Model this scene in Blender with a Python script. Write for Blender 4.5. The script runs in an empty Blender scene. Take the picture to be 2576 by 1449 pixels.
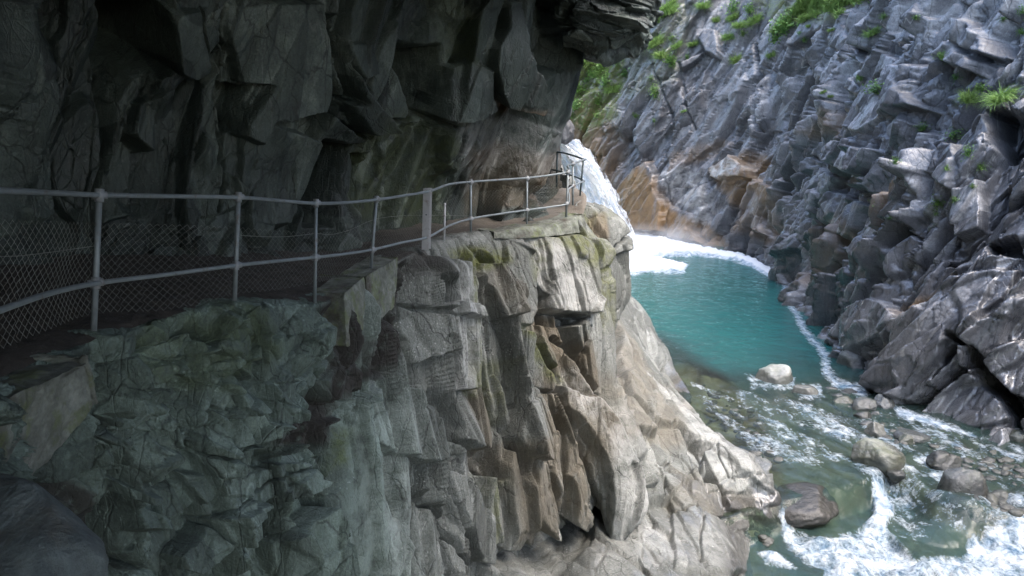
import bpy, math, random
import numpy as np
from mathutils import Vector

SC = bpy.context.scene
C = SC.collection
# ------------------------------------------------------------------ camera
PITCH = math.radians(11.85); FPX = 2022.0           # focal length in pixels of a 2576-wide frame
cam_d = bpy.data.cameras.new("camera"); cam = bpy.data.objects.new("camera", cam_d); C.objects.link(cam)
cam_d.sensor_width = 36.0; cam_d.lens = 36.0 * FPX / 2576.0
cam_d.clip_start = 0.05; cam_d.clip_end = 500
cam.location = (0, 0, 0); cam.rotation_euler = (math.radians(90) - PITCH, 0, 0)
SC.camera = cam
# ------------------------------------------------------------------ light
SUN_EL, SUN_AZ = math.radians(60), math.radians(126)
w = bpy.data.worlds.new("World"); SC.world = w; w.use_nodes = True
wn = w.node_tree; bg = wn.nodes["Background"]
sky = wn.nodes.new("ShaderNodeTexSky"); sky.sky_type = 'NISHITA'; sky.sun_disc = False
sky.sun_elevation = SUN_EL; sky.sun_rotation = SUN_AZ; sky.air_density = 1.0; sky.dust_density = 3.0; sky.ozone_density = 0.8
wn.links.new(sky.outputs[0], bg.inputs[0]); bg.inputs[1].default_value = 0.15
sd = bpy.data.lights.new("sun", 'SUN'); sun = bpy.data.objects.new("sun", sd); C.objects.link(sun)
sd.energy = 0.5; sd.angle = math.radians(60); sd.color = (1.0, 0.97, 0.93)
dv = Vector((math.sin(SUN_AZ)*math.cos(SUN_EL), math.cos(SUN_AZ)*math.cos(SUN_EL), math.sin(SUN_EL)))
sun.rotation_euler = dv.to_track_quat('Z', 'Y').to_euler()
SC.view_settings.view_transform = 'Standard'; SC.view_settings.look = 'None'
SC.view_settings.exposure = 2.95; SC.view_settings.gamma = 1
SC.render.engine = 'CYCLES'
SC.cycles.max_bounces = 8; SC.cycles.diffuse_bounces = 4; SC.cycles.transparent_max_bounces = 16
SC.cycles.volume_bounces = 2
SC.cycles.use_denoising = True
SC.cycles.sample_clamp_indirect = 4.0

# ------------------------------------------------------------------ pixel <-> world
cp, sp_ = math.cos(PITCH), math.sin(PITCH)
def at(px, py, d):
    a = (px-1288.0)/FPX; u = (724.0-py)/FPX
    return (a*d, d*(cp + u*sp_), d*(u*cp - sp_))
def on_z(px, py, z):
    u = (724.0-py)/FPX
    return at(px, py, z/(u*cp-sp_))
def proj(P):
    x, y, z = P[..., 0], P[..., 1], P[..., 2]
    d = y*cp - z*sp_; u = y*sp_ + z*cp
    d = np.where(d < .05, .05, d)
    return 1288.0 + FPX*x/d, 724.0 - FPX*u/d, d
CROP = dict(o=(0,0,1), q1=(1368.5,0,.25), q2=(1932,0,.25), q3=(1529.5,362.3,.2222), q4=(1932,362.3,.25), q5=(1932,684.3,.3055),
            q6=(1127,0,.2777), c5=(805,563.5,.611), c7=(1690.5,724.5,.5), c8=(0,0,.5938), c4=(0,724.5,.5), c2=(724.5,322,.34375), c3=(1288,322,.2222))
def F(c, pts):
    a, b, s = CROP[c]
    return [(a+s*x, b+s*y) for x, y in pts]

# ------------------------------------------------------------------ numpy noise
def h3(i, j, k, s):
    with np.errstate(over='ignore'):
        n = i.astype(np.uint32)*np.uint32(0x8da6b343)+np.uint32((s*974711+12345) & 0xffffffff)
        n = (n ^ (n >> np.uint32(16)))*np.uint32(0x7feb352d)
        n = n+j.astype(np.uint32)*np.uint32(0xd8163841); n = (n ^ (n >> np.uint32(15)))*np.uint32(0x846ca68b)
        n = n+k.astype(np.uint32)*np.uint32(0xcb1ab31f)
        n = (n ^ (n >> np.uint32(15)))*np.uint32(2246822519)
        n = (n ^ (n >> np.uint32(13)))*np.uint32(3266489917)
        n = n ^ (n >> np.uint32(16))
    return n
def u01(n, sh=0): return ((n >> np.uint32(sh)) & np.uint32(1023)).astype(np.float32)/1023.0
def vnoise(P, s):
    f = np.floor(P); t = (P-f).astype(np.float32); t = t*t*(3-2*t); f = f.astype(np.int64)
    r = 0
    for a in (0, 1):
        for b in (0, 1):
            for c in (0, 1):
                wgt = (t[:,0] if a else 1-t[:,0])*(t[:,1] if b else 1-t[:,1])*(t[:,2] if c else 1-t[:,2])
                r = r + wgt*u01(h3(f[:,0]+a, f[:,1]+b, f[:,2]+c, s), 4)
    return r*2-1
def fbm(P, s, octv=3):
    r = 0; a = 1; t = 0
    for o in range(octv):
        r = r + a*vnoise(P*(2.03**o)+o*17.3, s+o*7); t += a; a *= .5
    return r/t
def basis(long, up=(0,0,1)):
    a = Vector(long).normalized(); b = a.cross(Vector(up))
    if b.length < .1: b = a.cross(Vector((0,1,0)))
    b.normalize(); c = a.cross(b).normalized()
    return np.array([a, b, c], dtype=np.float64).T
def facets(P, R, size, seed, warp=.25, ao=1.0, atl=1.0, bev=.10):
    """broken-rock facets: each cell of a stretched, warped cell pattern is its own tilted plane"""
    Q = (P@R)/np.array(size)
    if warp: Q = Q + warp*np.stack([vnoise(Q*1.1+3.1, seed+50), vnoise(Q*1.1+9.7, seed+51), vnoise(Q*1.1-5.2, seed+52)], 1)
    f0 = np.floor(Q).astype(np.int64); fr = (Q-f0).astype(np.float32)
    n = len(P); b1 = np.full(n, 1e9, np.float32); b2 = b1.copy()
    bid = np.zeros(n, np.uint32); bv = np.zeros((n, 3), np.float32); bid2 = bid.copy(); bv2 = bv.copy()
    for a in (-1, 0, 1):
        for b in (-1, 0, 1):
            for c in (-1, 0, 1):
                h = h3(f0[:,0]+a, f0[:,1]+b, f0[:,2]+c, seed)
                vx = fr[:,0]-a-u01(h, 0); vy = fr[:,1]-b-u01(h, 10); vz = fr[:,2]-c-u01(h, 20)
                dd = vx*vx+vy*vy+vz*vz
                m = dd < b1
                m2 = ~m & (dd < b2)
                bid2[m] = bid[m]; bv2[m] = bv[m]; b2[m] = b1[m]
                bid2[m2] = h[m2]; b2[m2] = dd[m2]; bv2[m2] = np.stack([vx[m2], vy[m2], vz[m2]], 1)
                b1[m] = dd[m]; bid[m] = h[m]; bv[m] = np.stack([vx[m], vy[m], vz[m]], 1)
    def val(b, v):
        h2 = h3(b, b >> np.uint32(3), b >> np.uint32(7), seed+9)
        g = (u01(h2, 5)*2-1)*.35*v[:, 0]+(u01(h2, 11)*2-1)*v[:, 1]+(u01(h2, 21)*2-1)*v[:, 2]
        return u01(h2, 0)*2-1, g, u01(h2, 15)
    o1, t1, r1 = val(bid, bv); o2, t2, _ = val(bid2, bv2)
    edge = np.sqrt(b2)-np.sqrt(b1)
    k = np.clip(edge/bev, 0, 1); k = .5+.5*k*(2-k)
    return o1*k+o2*(1-k), t1*k+t2*(1-k), edge, r1

# ------------------------------------------------------------------ polygons
def poly_sd(x, y, poly):
    """signed distance, inside positive"""
    n = len(poly); best = np.full(x.shape, 1e12); ins = np.zeros(x.shape, bool)
    for i in range(n):
        x0, y0 = poly[i]; x1, y1 = poly[(i+1) % n]
        dx, dy = x1-x0, y1-y0; L = dx*dx+dy*dy+1e-9
        t = np.clip(((x-x0)*dx+(y-y0)*dy)/L, 0, 1)
        best = np.minimum(best, (x-x0-t*dx)**2+(y-y0-t*dy)**2)
        c = ((y0 > y) != (y1 > y)) & (x < (x1-x0)*(y-y0)/((y1-y0) if y1 != y0 else 1e-9)+x0)
        ins ^= c
    d = np.sqrt(best)
    return np.where(ins, d, -d)
def line_d(x, y, pts):
    best = np.full(x.shape, 1e12)
    for (x0, y0), (x1, y1) in zip(pts[:-1], pts[1:]):
        dx, dy = x1-x0, y1-y0; L = dx*dx+dy*dy+1e-9
        t = np.clip(((x-x0)*dx+(y-y0)*dy)/L, 0, 1)
        best = np.minimum(best, (x-x0-t*dx)**2+(y-y0-t*dy)**2)
    return np.sqrt(best)
def sst(a, b, x):
    t = np.clip((x-a)/(b-a), 0, 1); return t*t*(3-2*t)

# ------------------------------------------------------------------ mesh helpers
def mesh_np(name, V, Fq, mat, smooth=False, attrs=None, link=True, parent=None):
    me = bpy.data.meshes.new(name)
    V = np.asarray(V, np.float32); Fq = np.asarray(Fq, np.int32); k = Fq.shape[1]
    me.vertices.add(len(V)); me.vertices.foreach_set('co', V.ravel())
    me.loops.add(Fq.size); me.loops.foreach_set('vertex_index', Fq.ravel())
    me.polygons.add(len(Fq)); me.polygons.foreach_set('loop_start', np.arange(0, Fq.size, k, dtype=np.int32))
    me.polygons.foreach_set('loop_total', np.full(len(Fq), k, np.int32))
    if smooth: me.polygons.foreach_set('use_smooth', np.ones(len(Fq), bool))
    me.update(calc_edges=True)
    for a, v in (attrs or {}).items():
        at_ = me.attributes.new(a, 'FLOAT', 'POINT'); at_.data.foreach_set('value', np.asarray(v, np.float32))
    me.materials.append(mat)
    o = bpy.data.objects.new(name, me); C.objects.link(o)
    if parent: o.parent = parent
    return o
def cr_matrix(n, t):
    """Catmull-Rom weights for parameter t in [0,n-1]"""
    W = np.zeros((len(t), n)); i = np.clip(np.floor(t).astype(int), 0, n-2); f = t-i
    w_ = [-.5*f+f*f-.5*f**3, 1-2.5*f*f+1.5*f**3, .5*f+2*f*f-1.5*f**3, -.5*f*f+.5*f**3]
    r = np.arange(len(t))
    for k in range(4):
        j = i+k-1
        lo = j < 0; hi = j > n-1; ok = ~(lo | hi)
        W[r[ok], j[ok]] += w_[k][ok]
        W[r[lo], 0] += 2*w_[k][lo]; W[r[lo], 1] -= w_[k][lo]
        W[r[hi], n-1] += 2*w_[k][hi]; W[r[hi], n-2] -= w_[k][hi]
    return W
def spans(counts):
    """parameter values with counts[i] samples in span i"""
    t = []
    for i, c in enumerate(counts): t += list(i+np.arange(c)/c)
    return np.array(t+[len(counts)], float)
class Patch:
    """a surface through control points, sampled densely, then given rock relief along its normal"""
    def __init__(s, ctrl, cr, cc, flip=None, px=None):
        A = np.array([[p if len(p) == 3 and isinstance(p, tuple) else p for p in row] for row in ctrl], float)
        tr = spans(cr); tc = spans(cc)
        Wr = cr_matrix(A.shape[0], tr); Wc = cr_matrix(A.shape[1], tc)
        G = np.einsum('ri,ijk,cj->rck', Wr, A, Wc)
        s.nr, s.nc = G.shape[:2]
        du = np.gradient(G, axis=0); dvv = np.gradient(G, axis=1)
        N = np.cross(du, dvv); N /= np.linalg.norm(N, axis=2, keepdims=True)+1e-9
        s.sp = np.maximum(np.linalg.norm(du, axis=2), np.linalg.norm(dvv, axis=2)).ravel()
        # smooth normals
        for _ in range(6):
            M = N.copy(); M[1:] += N[:-1]; M[:-1] += N[1:]; M[:, 1:] += N[:, :-1]; M[:, :-1] += N[:, 1:]
            N = M/(np.linalg.norm(M, axis=2, keepdims=True)+1e-9)
        if flip is None: flip = (N*(-G)).sum() < 0
        if flip: N = -N
        s.flip = flip
        s.P = G.reshape(-1, 3); s.N = N.reshape(-1, 3)
        s.px, s.py, s.d = proj(s.P)
        wx = fbm(s.P*1.6, 901, 3); wy = fbm(s.P*1.6+31, 902, 3)
        k = 60/np.clip(s.d, 3, 60)*1.2
        s.wx = s.px+wx*k*2.2; s.wy = s.py+wy*k*2.2
        s.disp = np.zeros(len(s.P)); s.att = {}
    def slabs(s, items, keep=.25):
        """(polygon, offset m, tilt x, tilt y per 100 px, edge px)"""
        smask = np.zeros(len(s.P))
        for it in items:
            poly, off, gx, gy, ew = it[:5]
            xs = [p[0] for p in poly]; ys = [p[1] for p in poly]
            m = np.where((s.px > min(xs)-60) & (s.px < max(xs)+60) & (s.py > min(ys)-60) & (s.py < max(ys)+60))[0]
            if not len(m): continue
            sdv = poly_sd(s.wx[m], s.wy[m], poly)
            k = sst(-ew*.5, ew, sdv)
            cx = sum(xs)/len(xs); cy = sum(ys)/len(ys)
            val = off+gx*(s.px[m]-cx)/100+gy*(s.py[m]-cy)/100
            s.disp[m] = s.disp[m]*(1-k)+(val+keep*s.disp[m])*k
            smask[m] = np.maximum(smask[m], k)
        s.smask = smask
    def grooves(s, items):
        for pts, wd, dep in items:
            xs = [p[0] for p in pts]; ys = [p[1] for p in pts]
            m = np.where((s.px > min(xs)-60) & (s.px < max(xs)+60) & (s.py > min(ys)-60) & (s.py < max(ys)+60))[0]
            if not len(m): continue
            d = line_d(s.wx[m], s.wy[m], pts)
            s.disp[m] -= dep*np.clip(1-d/wd, 0, 1)**.8
    def blobs(s, name, items, soft=25):
        v = np.zeros(len(s.P))
        n = fbm(s.P*.9+5, 77, 4)
        for poly, a in items:
            xs = [p[0] for p in poly]; ys = [p[1] for p in poly]
            m = np.where((s.px > min(xs)-90) & (s.px < max(xs)+90) & (s.py > min(ys)-90) & (s.py < max(ys)+90))[0]
            if not len(m): continue
            sdv = poly_sd(s.wx[m], s.wy[m], poly)+n[m]*soft*1.4
            v[m] = np.maximum(v[m], a*sst(-soft, soft, sdv))
        s.att[name] = v
    def relief(s, R, octs, seed, keep=1.0, mod=None, bev=.08):
        for o, (size, ao, atl, crack) in enumerate(octs):
            off, tl, edge, rnd = facets(s.P, R, size, seed+o*13, bev=np.maximum(bev, 2.0*s.sp/min(size)).astype(np.float32))
            cut = np.clip(1.6-2.4*s.sp/min(size), 0, 1)
            d = (ao*off+atl*tl-crack*np.clip(1-edge/.07, 0, 1))*cut
            if mod is not None: d = d*(mod if np.isscalar(mod) else mod)
            s.disp += d
            if o == 0: s.att['cell'] = rnd
            if o == 1: s.att['cell2'] = rnd
    def arrays(s):
        V = s.P+s.N*s.disp[:, None]
        i = np.arange(s.nr-1)[:, None]*s.nc+np.arange(s.nc-1)[None, :]
        a = i.ravel()
        q = np.stack([a, a+1, a+s.nc+1, a+s.nc], 1)
        # orient faces like the normals
        v = V[q[len(q)//2]]
        nn = np.cross(V[q[:, 1]]-V[q[:, 0]], V[q[:, 3]]-V[q[:, 0]])
        if (nn*s.N[q[:, 0]]).sum() < 0: q = q[:, ::-1]
        return V, q
ATT = ('cell', 'cell2', 'moss', 'ochre', 'pale', 'wet', 'dirt', 'algae')
def build(name, patches, mat):
    Vs, Qs, off = [], [], 0; at_ = {a: [] for a in ATT}
    for p in patches:
        V, q = p.arrays(); Vs.append(V); Qs.append(q+off); off += len(V)
        for a in ATT: at_[a].append(p.att.get(a, np.full(len(V), .5 if 'cell' in a else 0.)))
    V = np.concatenate(Vs); Q = np.concatenate(Qs)
    o = mesh_np(name, V, Q, mat, False, {a: np.concatenate(at_[a]) for a in ATT})
    o['_v'] = 0; del o['_v']
    return o, V
def tag(o, label=None, cat=None, group=None, kind=None):
    if label: o['label'] = label
    if cat: o['category'] = cat
    if group: o['group'] = group
    if kind: o['kind'] = kind
    return o
def empty(name, loc=(0, 0, 0)):
    o = bpy.data.objects.new(name, None); C.objects.link(o); o.location = loc; return o

# ------------------------------------------------------------------ materials
class NT:
    def __init__(s, name):
        s.m = bpy.data.materials.new(name); s.m.use_nodes = True; s.t = s.m.node_tree; s.t.nodes.clear()
        s.out = s.n('OutputMaterial'); s.geo = s.n('NewGeometry')
    def n(s, t, **k):
        x = s.t.nodes.new('ShaderNode'+t)
        for a, b in k.items(): setattr(x, a, b)
        return x
    def l(s, a, b): s.t.links.new(a, b)
    def set(s, sock, v):
        if isinstance(v, bpy.types.NodeSocket): s.l(v, sock)
        elif isinstance(v, tuple) and len(v) == 3 and sock.type == 'RGBA': sock.default_value = (*v, 1)
        else: sock.default_value = v
    def mapc(s, sc=(1, 1, 1), rot=(0, 0, 0), loc=(0, 0, 0)):
        m = s.n('Mapping'); s.l(s.geo.outputs['Position'], m.inputs[0])
        m.inputs['Scale'].default_value = sc; m.inputs['Rotation'].default_value = rot; m.inputs['Location'].default_value = loc
        return m.outputs[0]
    def noise(s, scale, detail=4, rough=.55, co=None, dist=0):
        x = s.n('TexNoise'); s.l(co or s.geo.outputs['Position'], x.inputs['Vector'])
        x.inputs['Scale'].default_value = scale; x.inputs['Detail'].default_value = detail; x.inputs['Roughness'].default_value = rough
        x.inputs['Distortion'].default_value = dist
        return x.outputs['Fac']
    def vor(s, scale, feature='F1', co=None, out='Distance'):
        x = s.n('TexVoronoi'); x.feature = feature; s.l(co or s.geo.outputs['Position'], x.inputs['Vector']); x.inputs['Scale'].default_value = scale
        return x.outputs[out]
    def attr(s, name):
        x = s.n('Attribute'); x.attribute_name = name; return x.outputs['Fac']
    def math(s, op, a, b=0.0, clamp=False):
        x = s.n('Math', operation=op); x.use_clamp = clamp; s.set(x.inputs[0], a); s.set(x.inputs[1], b); return x.outputs[0]
    def rng(s, v, a, b, c=0., d=1.):
        x = s.n('MapRange'); s.set(x.inputs[0], v)
        for i, q in enumerate((a, b, c, d)): x.inputs[i+1].default_value = q
        return x.outputs[0]
    def mix(s, f, a, b, mode='MIX'):
        x = s.n('Mix', data_type='RGBA', blend_type=mode); x.clamp_factor = True
        s.set(x.inputs[0], f); s.set(x.inputs[6], a); s.set(x.inputs[7], b); return x.outputs[2]
    def ramp(s, v, stops):
        x = s.n('ValToRGB'); s.l(v, x.inputs[0]); e = x.color_ramp.elements
        while len(e) < len(stops): e.new(.5)
        for i, (p, c) in enumerate(stops): e[i].position = p; e[i].color = (*c, 1)
        return x.outputs[0]
    def bump(s, h, st, dist, nrm=None):
        x = s.n('Bump'); s.l(h, x.inputs['Height']); x.inputs['Strength'].default_value = st; x.inputs['Distance'].default_value = dist
        if nrm: s.l(nrm, x.inputs['Normal'])
        return x.outputs[0]
    def pbsdf(s, col, rough=.8, nrm=None, **k):
        x = s.n('BsdfPrincipled'); s.set(x.inputs['Base Color'], col); s.set(x.inputs['Roughness'], rough)
        if nrm: s.l(nrm, x.inputs['Normal'])
        for a, b in k.items(): s.set(x.inputs[a], b)
        return x
    def done(s, sh, disp=None):
        s.l(sh, s.out.inputs[0]); return s.m

def rock_mat(name, tones, streak_rot, rough=(.75, .9), wetrough=.3, ochre=(.24, .125, .045), moss=(.10, .125, .03), pale=(.41, .41, .39), lichen=.25, streak_scale=(1, 1, .22), detail=1.0, veins=.5):
    n = NT(name)
    co_s = n.mapc(streak_scale, streak_rot)
    big = n.noise(.55, 5, .6, dist=.6)
    mid = n.noise(3.2*detail, 6, .65)
    st = n.noise(5*detail, 5, .6, co=co_s, dist=.4)
    v = n.math('ADD', n.math('MULTIPLY', big, .5), n.math('MULTIPLY', mid, .5))
    v = n.math('ADD', n.math('MULTIPLY', v, .7), n.math('MULTIPLY', n.attr('cell2'), .3))
    col = n.ramp(n.rng(v, .22, .72), [(0, tones[0]), (.45, tones[1]), (.8, tones[2]), (1, tones[3])])
    col = n.mix(n.rng(st, .52, .75, 0, .55), col, tones[0])
    col = n.mix(n.rng(st, .42, .22, 0, .45), col, tones[3])
    col = n.mix(n.rng(n.attr('cell'), .0, 1., 0, .35), col, tones[1])
    # thin veins and cracks of darker mineral
    cr = n.noise(1.3*detail, 2, .5, co=n.mapc((1, 1, .12), streak_rot), dist=.5)
    vein = n.math('ABSOLUTE', n.math('SUBTRACT', cr, .5))
    col = n.mix(n.math('MULTIPLY', n.rng(vein, .006, .0, 0, veins), n.rng(big, .5, .6)), col, pale)
    # hairline cracks
    cw = n.n('VectorMath', operation='ADD'); n.l(n.mapc((1.5, 1.5, .55), streak_rot), cw.inputs[0])
    cn = n.n('TexNoise'); n.l(n.geo.outputs['Position'], cn.inputs['Vector']); cn.inputs['Scale'].default_value = 2.2; cn.inputs['Detail'].default_value = 3
    csc = n.n('VectorMath', operation='SCALE'); n.l(cn.outputs['Color'], csc.inputs[0]); csc.inputs['Scale'].default_value = .38; n.l(csc.outputs[0], cw.inputs[1])
    k1 = n.vor(1.1*detail, 'DISTANCE_TO_EDGE', co=cw.outputs[0]); k2 = n.vor(3.4*detail, 'DISTANCE_TO_EDGE', co=cw.outputs[0])
    kk = n.math('MAXIMUM', n.rng(k1, .016, .004), n.math('MULTIPLY', n.rng(k2, .018, .004), n.rng(n.noise(.9, 3), .5, .65, 0, .7)))
    col = n.mix(n.math('MULTIPLY', kk, .5), col, tuple(c*.4 for c in tones[0]))
    # lichen specks
    lv = n.vor(16*detail); ln = n.noise(1.7, 3)
    lk = n.math('MULTIPLY', n.rng(lv, .26, .12), n.rng(ln, .5, .62))
    col = n.mix(n.math('MULTIPLY', lk, lichen), col, pale)
    fine = n.noise(38*detail, 3, .7)
    col = n.mix(.55, col, n.ramp(fine, [(.3, (.4,)*3), (.7, (1.45,)*3)]), 'MULTIPLY')
    # stains
    on = n.noise(2.1, 5, .65, co=co_s)
    of = n.math('MULTIPLY', n.attr('ochre'), n.rng(on, .22, .46), True)
    col = n.mix(of, col, n.mix(n.rng(mid, .35, .65), tuple(c*.6 for c in ochre), ochre))
    pf = n.math('MULTIPLY', n.attr('pale'), n.rng(mid, .38, .55), True)
    col = n.mix(pf, col, pale)
    mn = n.noise(4.5, 6, .7)
    mf = n.math('MULTIPLY', n.attr('moss'), n.rng(mn, .34, .54), True)
    col = n.mix(mf, col, n.mix(n.rng(fine, .35, .65), tuple(c*.55 for c in moss), moss))
    col = n.mix(n.attr('algae'), col, (.66, .88, .80), 'MULTIPLY')
    df = n.math('MULTIPLY', n.attr('dirt'), n.rng(mn, .30, .45), True)
    col = n.mix(df, col, (.028, .026, .022))
    ws = n.math('MULTIPLY', n.attr('wet'), n.rng(n.noise(1.3, 4, .6, co=co_s), .42, .55), True)
    ro = n.n('MapRange'); n.l(mid, ro.inputs[0]); ro.inputs[1].default_value = .3; ro.inputs[2].default_value = .7
    ro.inputs[3].default_value = rough[0]; ro.inputs[4].default_value = rough[1]
    r = n.n('Mix'); n.set(r.inputs[0], ws); n.l(ro.outputs[0], r.inputs[2]); r.inputs[3].default_value = wetrough
    wetcol = n.mix(n.math('MULTIPLY', ws, .35), col, (.02, .02, .022))
    # relief too fine for the mesh
    b0 = n.noise(7*detail, 5, .68, co=n.mapc((1, 1, .6), streak_rot))
    b1 = n.vor(6*detail, 'DISTANCE_TO_EDGE', co=n.mapc((1.3, 1.3, .5), streak_rot))
    h = n.math('ADD', n.math('MULTIPLY', b0, 1.0), n.math('MULTIPLY', n.rng(b1, 0, .05), .12))
    h = n.math('SUBTRACT', h, n.math('MULTIPLY', kk, .14))
    nb = n.bump(h, .7, .07)
    nb = n.bump(n.noise(55*detail, 2, .7), .5, .008, nb)
    p = n.pbsdf(wetcol, r.outputs[0], nb)
    n.l(n.math('MULTIPLY', ws, .95), p.inputs['Coat Weight']); p.inputs['Coat Roughness'].default_value = .12
    return n.done(p.outputs[0])

M_BANK = rock_mat('bank_rock', ochre=(.135, .108, .07), moss=(.115, .125, .035), tones=[(.048, .051, .046), (.112, .118, .106), (.193, .201, .184), (.31, .317, .298)], streak_rot=(0, math.radians(-18), 0), lichen=.5)
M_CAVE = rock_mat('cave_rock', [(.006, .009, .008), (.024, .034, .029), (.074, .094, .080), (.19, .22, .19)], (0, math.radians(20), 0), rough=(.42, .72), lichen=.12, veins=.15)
M_GORGE = rock_mat('gorge_rock', [(.026, .027, .029), (.088, .089, .094), (.182, .184, .19), (.33, .33, .335)], (0, math.radians(30), 0), rough=(.34, .6), wetrough=.14, detail=.55, lichen=.15, ochre=(.21, .13, .058))
def simple_rock(name, a, b, rough=.6, det=1, mossy=0, wetz=-7.72):
    n = NT(name)
    v = n.noise(3*det, 6, .65); col = n.ramp(v, [(.3, a), (.7, b)])
    fine = n.noise(40*det, 3, .7); col = n.mix(.35, col, n.ramp(fine, [(.3, (.5,)*3), (.7, (1.3,)*3)]), 'MULTIPLY')
    col = n.mix(n.rng(n.noise(2.0, 5, .7), .55, .68, 0, .5), col, (.10, .085, .06))
    if mossy: col = n.mix(n.math('MULTIPLY', n.rng(n.noise(2.4, 5, .7), .45, .6), mossy), col, (.085, .10, .04))
    sz = n.n('SeparateXYZ'); n.l(n.geo.outputs['Position'], sz.inputs[0])
    zz_ = n.math('ADD', sz.outputs[2], n.math('MULTIPLY', n.noise(4, 4), .22))
    wt = n.rng(zz_, wetz+.16, wetz+.06)                       # splashed band along the waterline
    col = n.mix(wt, col, n.mix(.6, col, (.02, .02, .018)))
    r = n.n('Mix'); n.set(r.inputs[0], wt); r.inputs[2].default_value = rough; r.inputs[3].default_value = .15
    nb = n.bump(n.noise(9*det, 7, .65), .8, .05)
    return n.done(n.pbsdf(col, r.outputs[0], nb).outputs[0])

# ================================================================== ROCK BANK below the path
bank_lip = []
K = [  # columns: rows lip -> foot, each (px,py,d)
 [(-250,1080,3.4),(-250,1200,3.3),(-250,1350,3.3),(-250,1500,3.5),(-250,1700,3.8),(-250,2000,4.2),(-250,2400,5)],
 [(0,950,4.6),(0,1050,4.5),(0,1200,4.7),(0,1320,4.9),(0,1450,5.2),(0,1650,5.5),(0,2000,6)],
 [(250,852,5.9),(250,950,5.75),(250,1080,5.9),(250,1200,6.2),(250,1330,6.4),(250,1480,6.4),(260,1800,6.8)],
 [(560,762,7.7),(560,850,7.4),(560,960,7.4),(560,1080,7.5),(560,1200,7.6),(560,1450,7.6),(560,1750,8)],
 [(830,752,9.1),(830,850,9.0),(820,950,9.0),(810,1060,9.0),(810,1200,8.8),(810,1450,8.7),(820,1700,9.2)],
 [(1000,655,11.3),(1000,740,11.2),(990,850,11),(985,980,10.8),(985,1150,10.6),(985,1450,10.2),(990,1700,10.4)],
 [(1140,600,13.4),(1145,690,13.3),(1145,800,13),(1140,950,12.8),(1130,1130,12.4),(1130,1450,12),(1140,1700,12)],
 [(1290,585,14.6),(1300,680,14.5),(1300,800,14.3),(1300,950,14.1),(1300,1150,13.8),(1290,1395,13.5),(1300,1450,15.6)],
 [(1420,560,15.3),(1430,680,15.2),(1430,800,15.1),(1440,950,14.9),(1450,1120,14.6),(1460,1272,14.7),(1470,1335,17)],
 [(1462,550,15.8),(1478,680,15.8),(1500,800,15.8),(1508,950,15.7),(1545,1120,15.4),(1590,1285,15.2),(1610,1345,17.2)],
 [(1455,550,17.5),(1470,680,18),(1490,800,18.2),(1500,950,18.3),(1560,1100,18),(1620,1285,16.8),(1660,1340,18.4)]]
ctrl = [[at(*K[c][r]) for c in range(len(K))] for r in range(7)]
top = []   # extra first row: back under the path
for c in range(len(K)):
    x, y, z = ctrl[0][c]; top.append((x-.35, y+.35, z-.02))
ctrl = [top]+ctrl
bank = Patch(ctrl, [10, 60, 75, 90, 90, 110, 50], [60, 120, 190, 190, 140, 130, 130, 115, 80, 60])
R_b = basis((-.22, .25, 1.0))
left_w = 1-sst(760, 900, bank.px)           # the rubbly part under the cave
bank.relief(R_b, [((7.0, .62, .50), .28, .60, .16), ((2.6, .32, .28), .10, .22, .07), ((.6, .15, .13), .025, .055, .025)], 11, bev=.045)
bank.disp *= (1-.45*left_w)
rub = Patch.__new__(Patch)
def add_oct(p, R, size, ao, atl, crack, seed, mod, cellname=None):
    off, tl, edge, rnd = facets(p.P, R, size, seed, bev=np.maximum(.10, 2.8*p.sp/min(size)).astype(np.float32))
    p.disp += (ao*off+atl*tl-crack*np.clip(1-edge/.08, 0, 1))*mod
    if cellname: p.att[cellname] = p.att.get(cellname, rnd)*(1-mod)+rnd*mod
low = sst(1130, 1180, bank.py+.2*(bank.px-400))
rubm = left_w*(1-low)
add_oct(bank, basis((.9, .5, .25)), (.42, .26, .19), .12, .10, .05, 71, rubm, 'cell2')
add_oct(bank, basis((.8, .5, .35)), (.95, .5, .36), .17, .24, .07, 72, left_w, 'cell')
c5 = lambda *p: F('c5', p); c4 = lambda *p: F('c4', p); c7 = lambda *p: F('c7', p)
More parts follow.
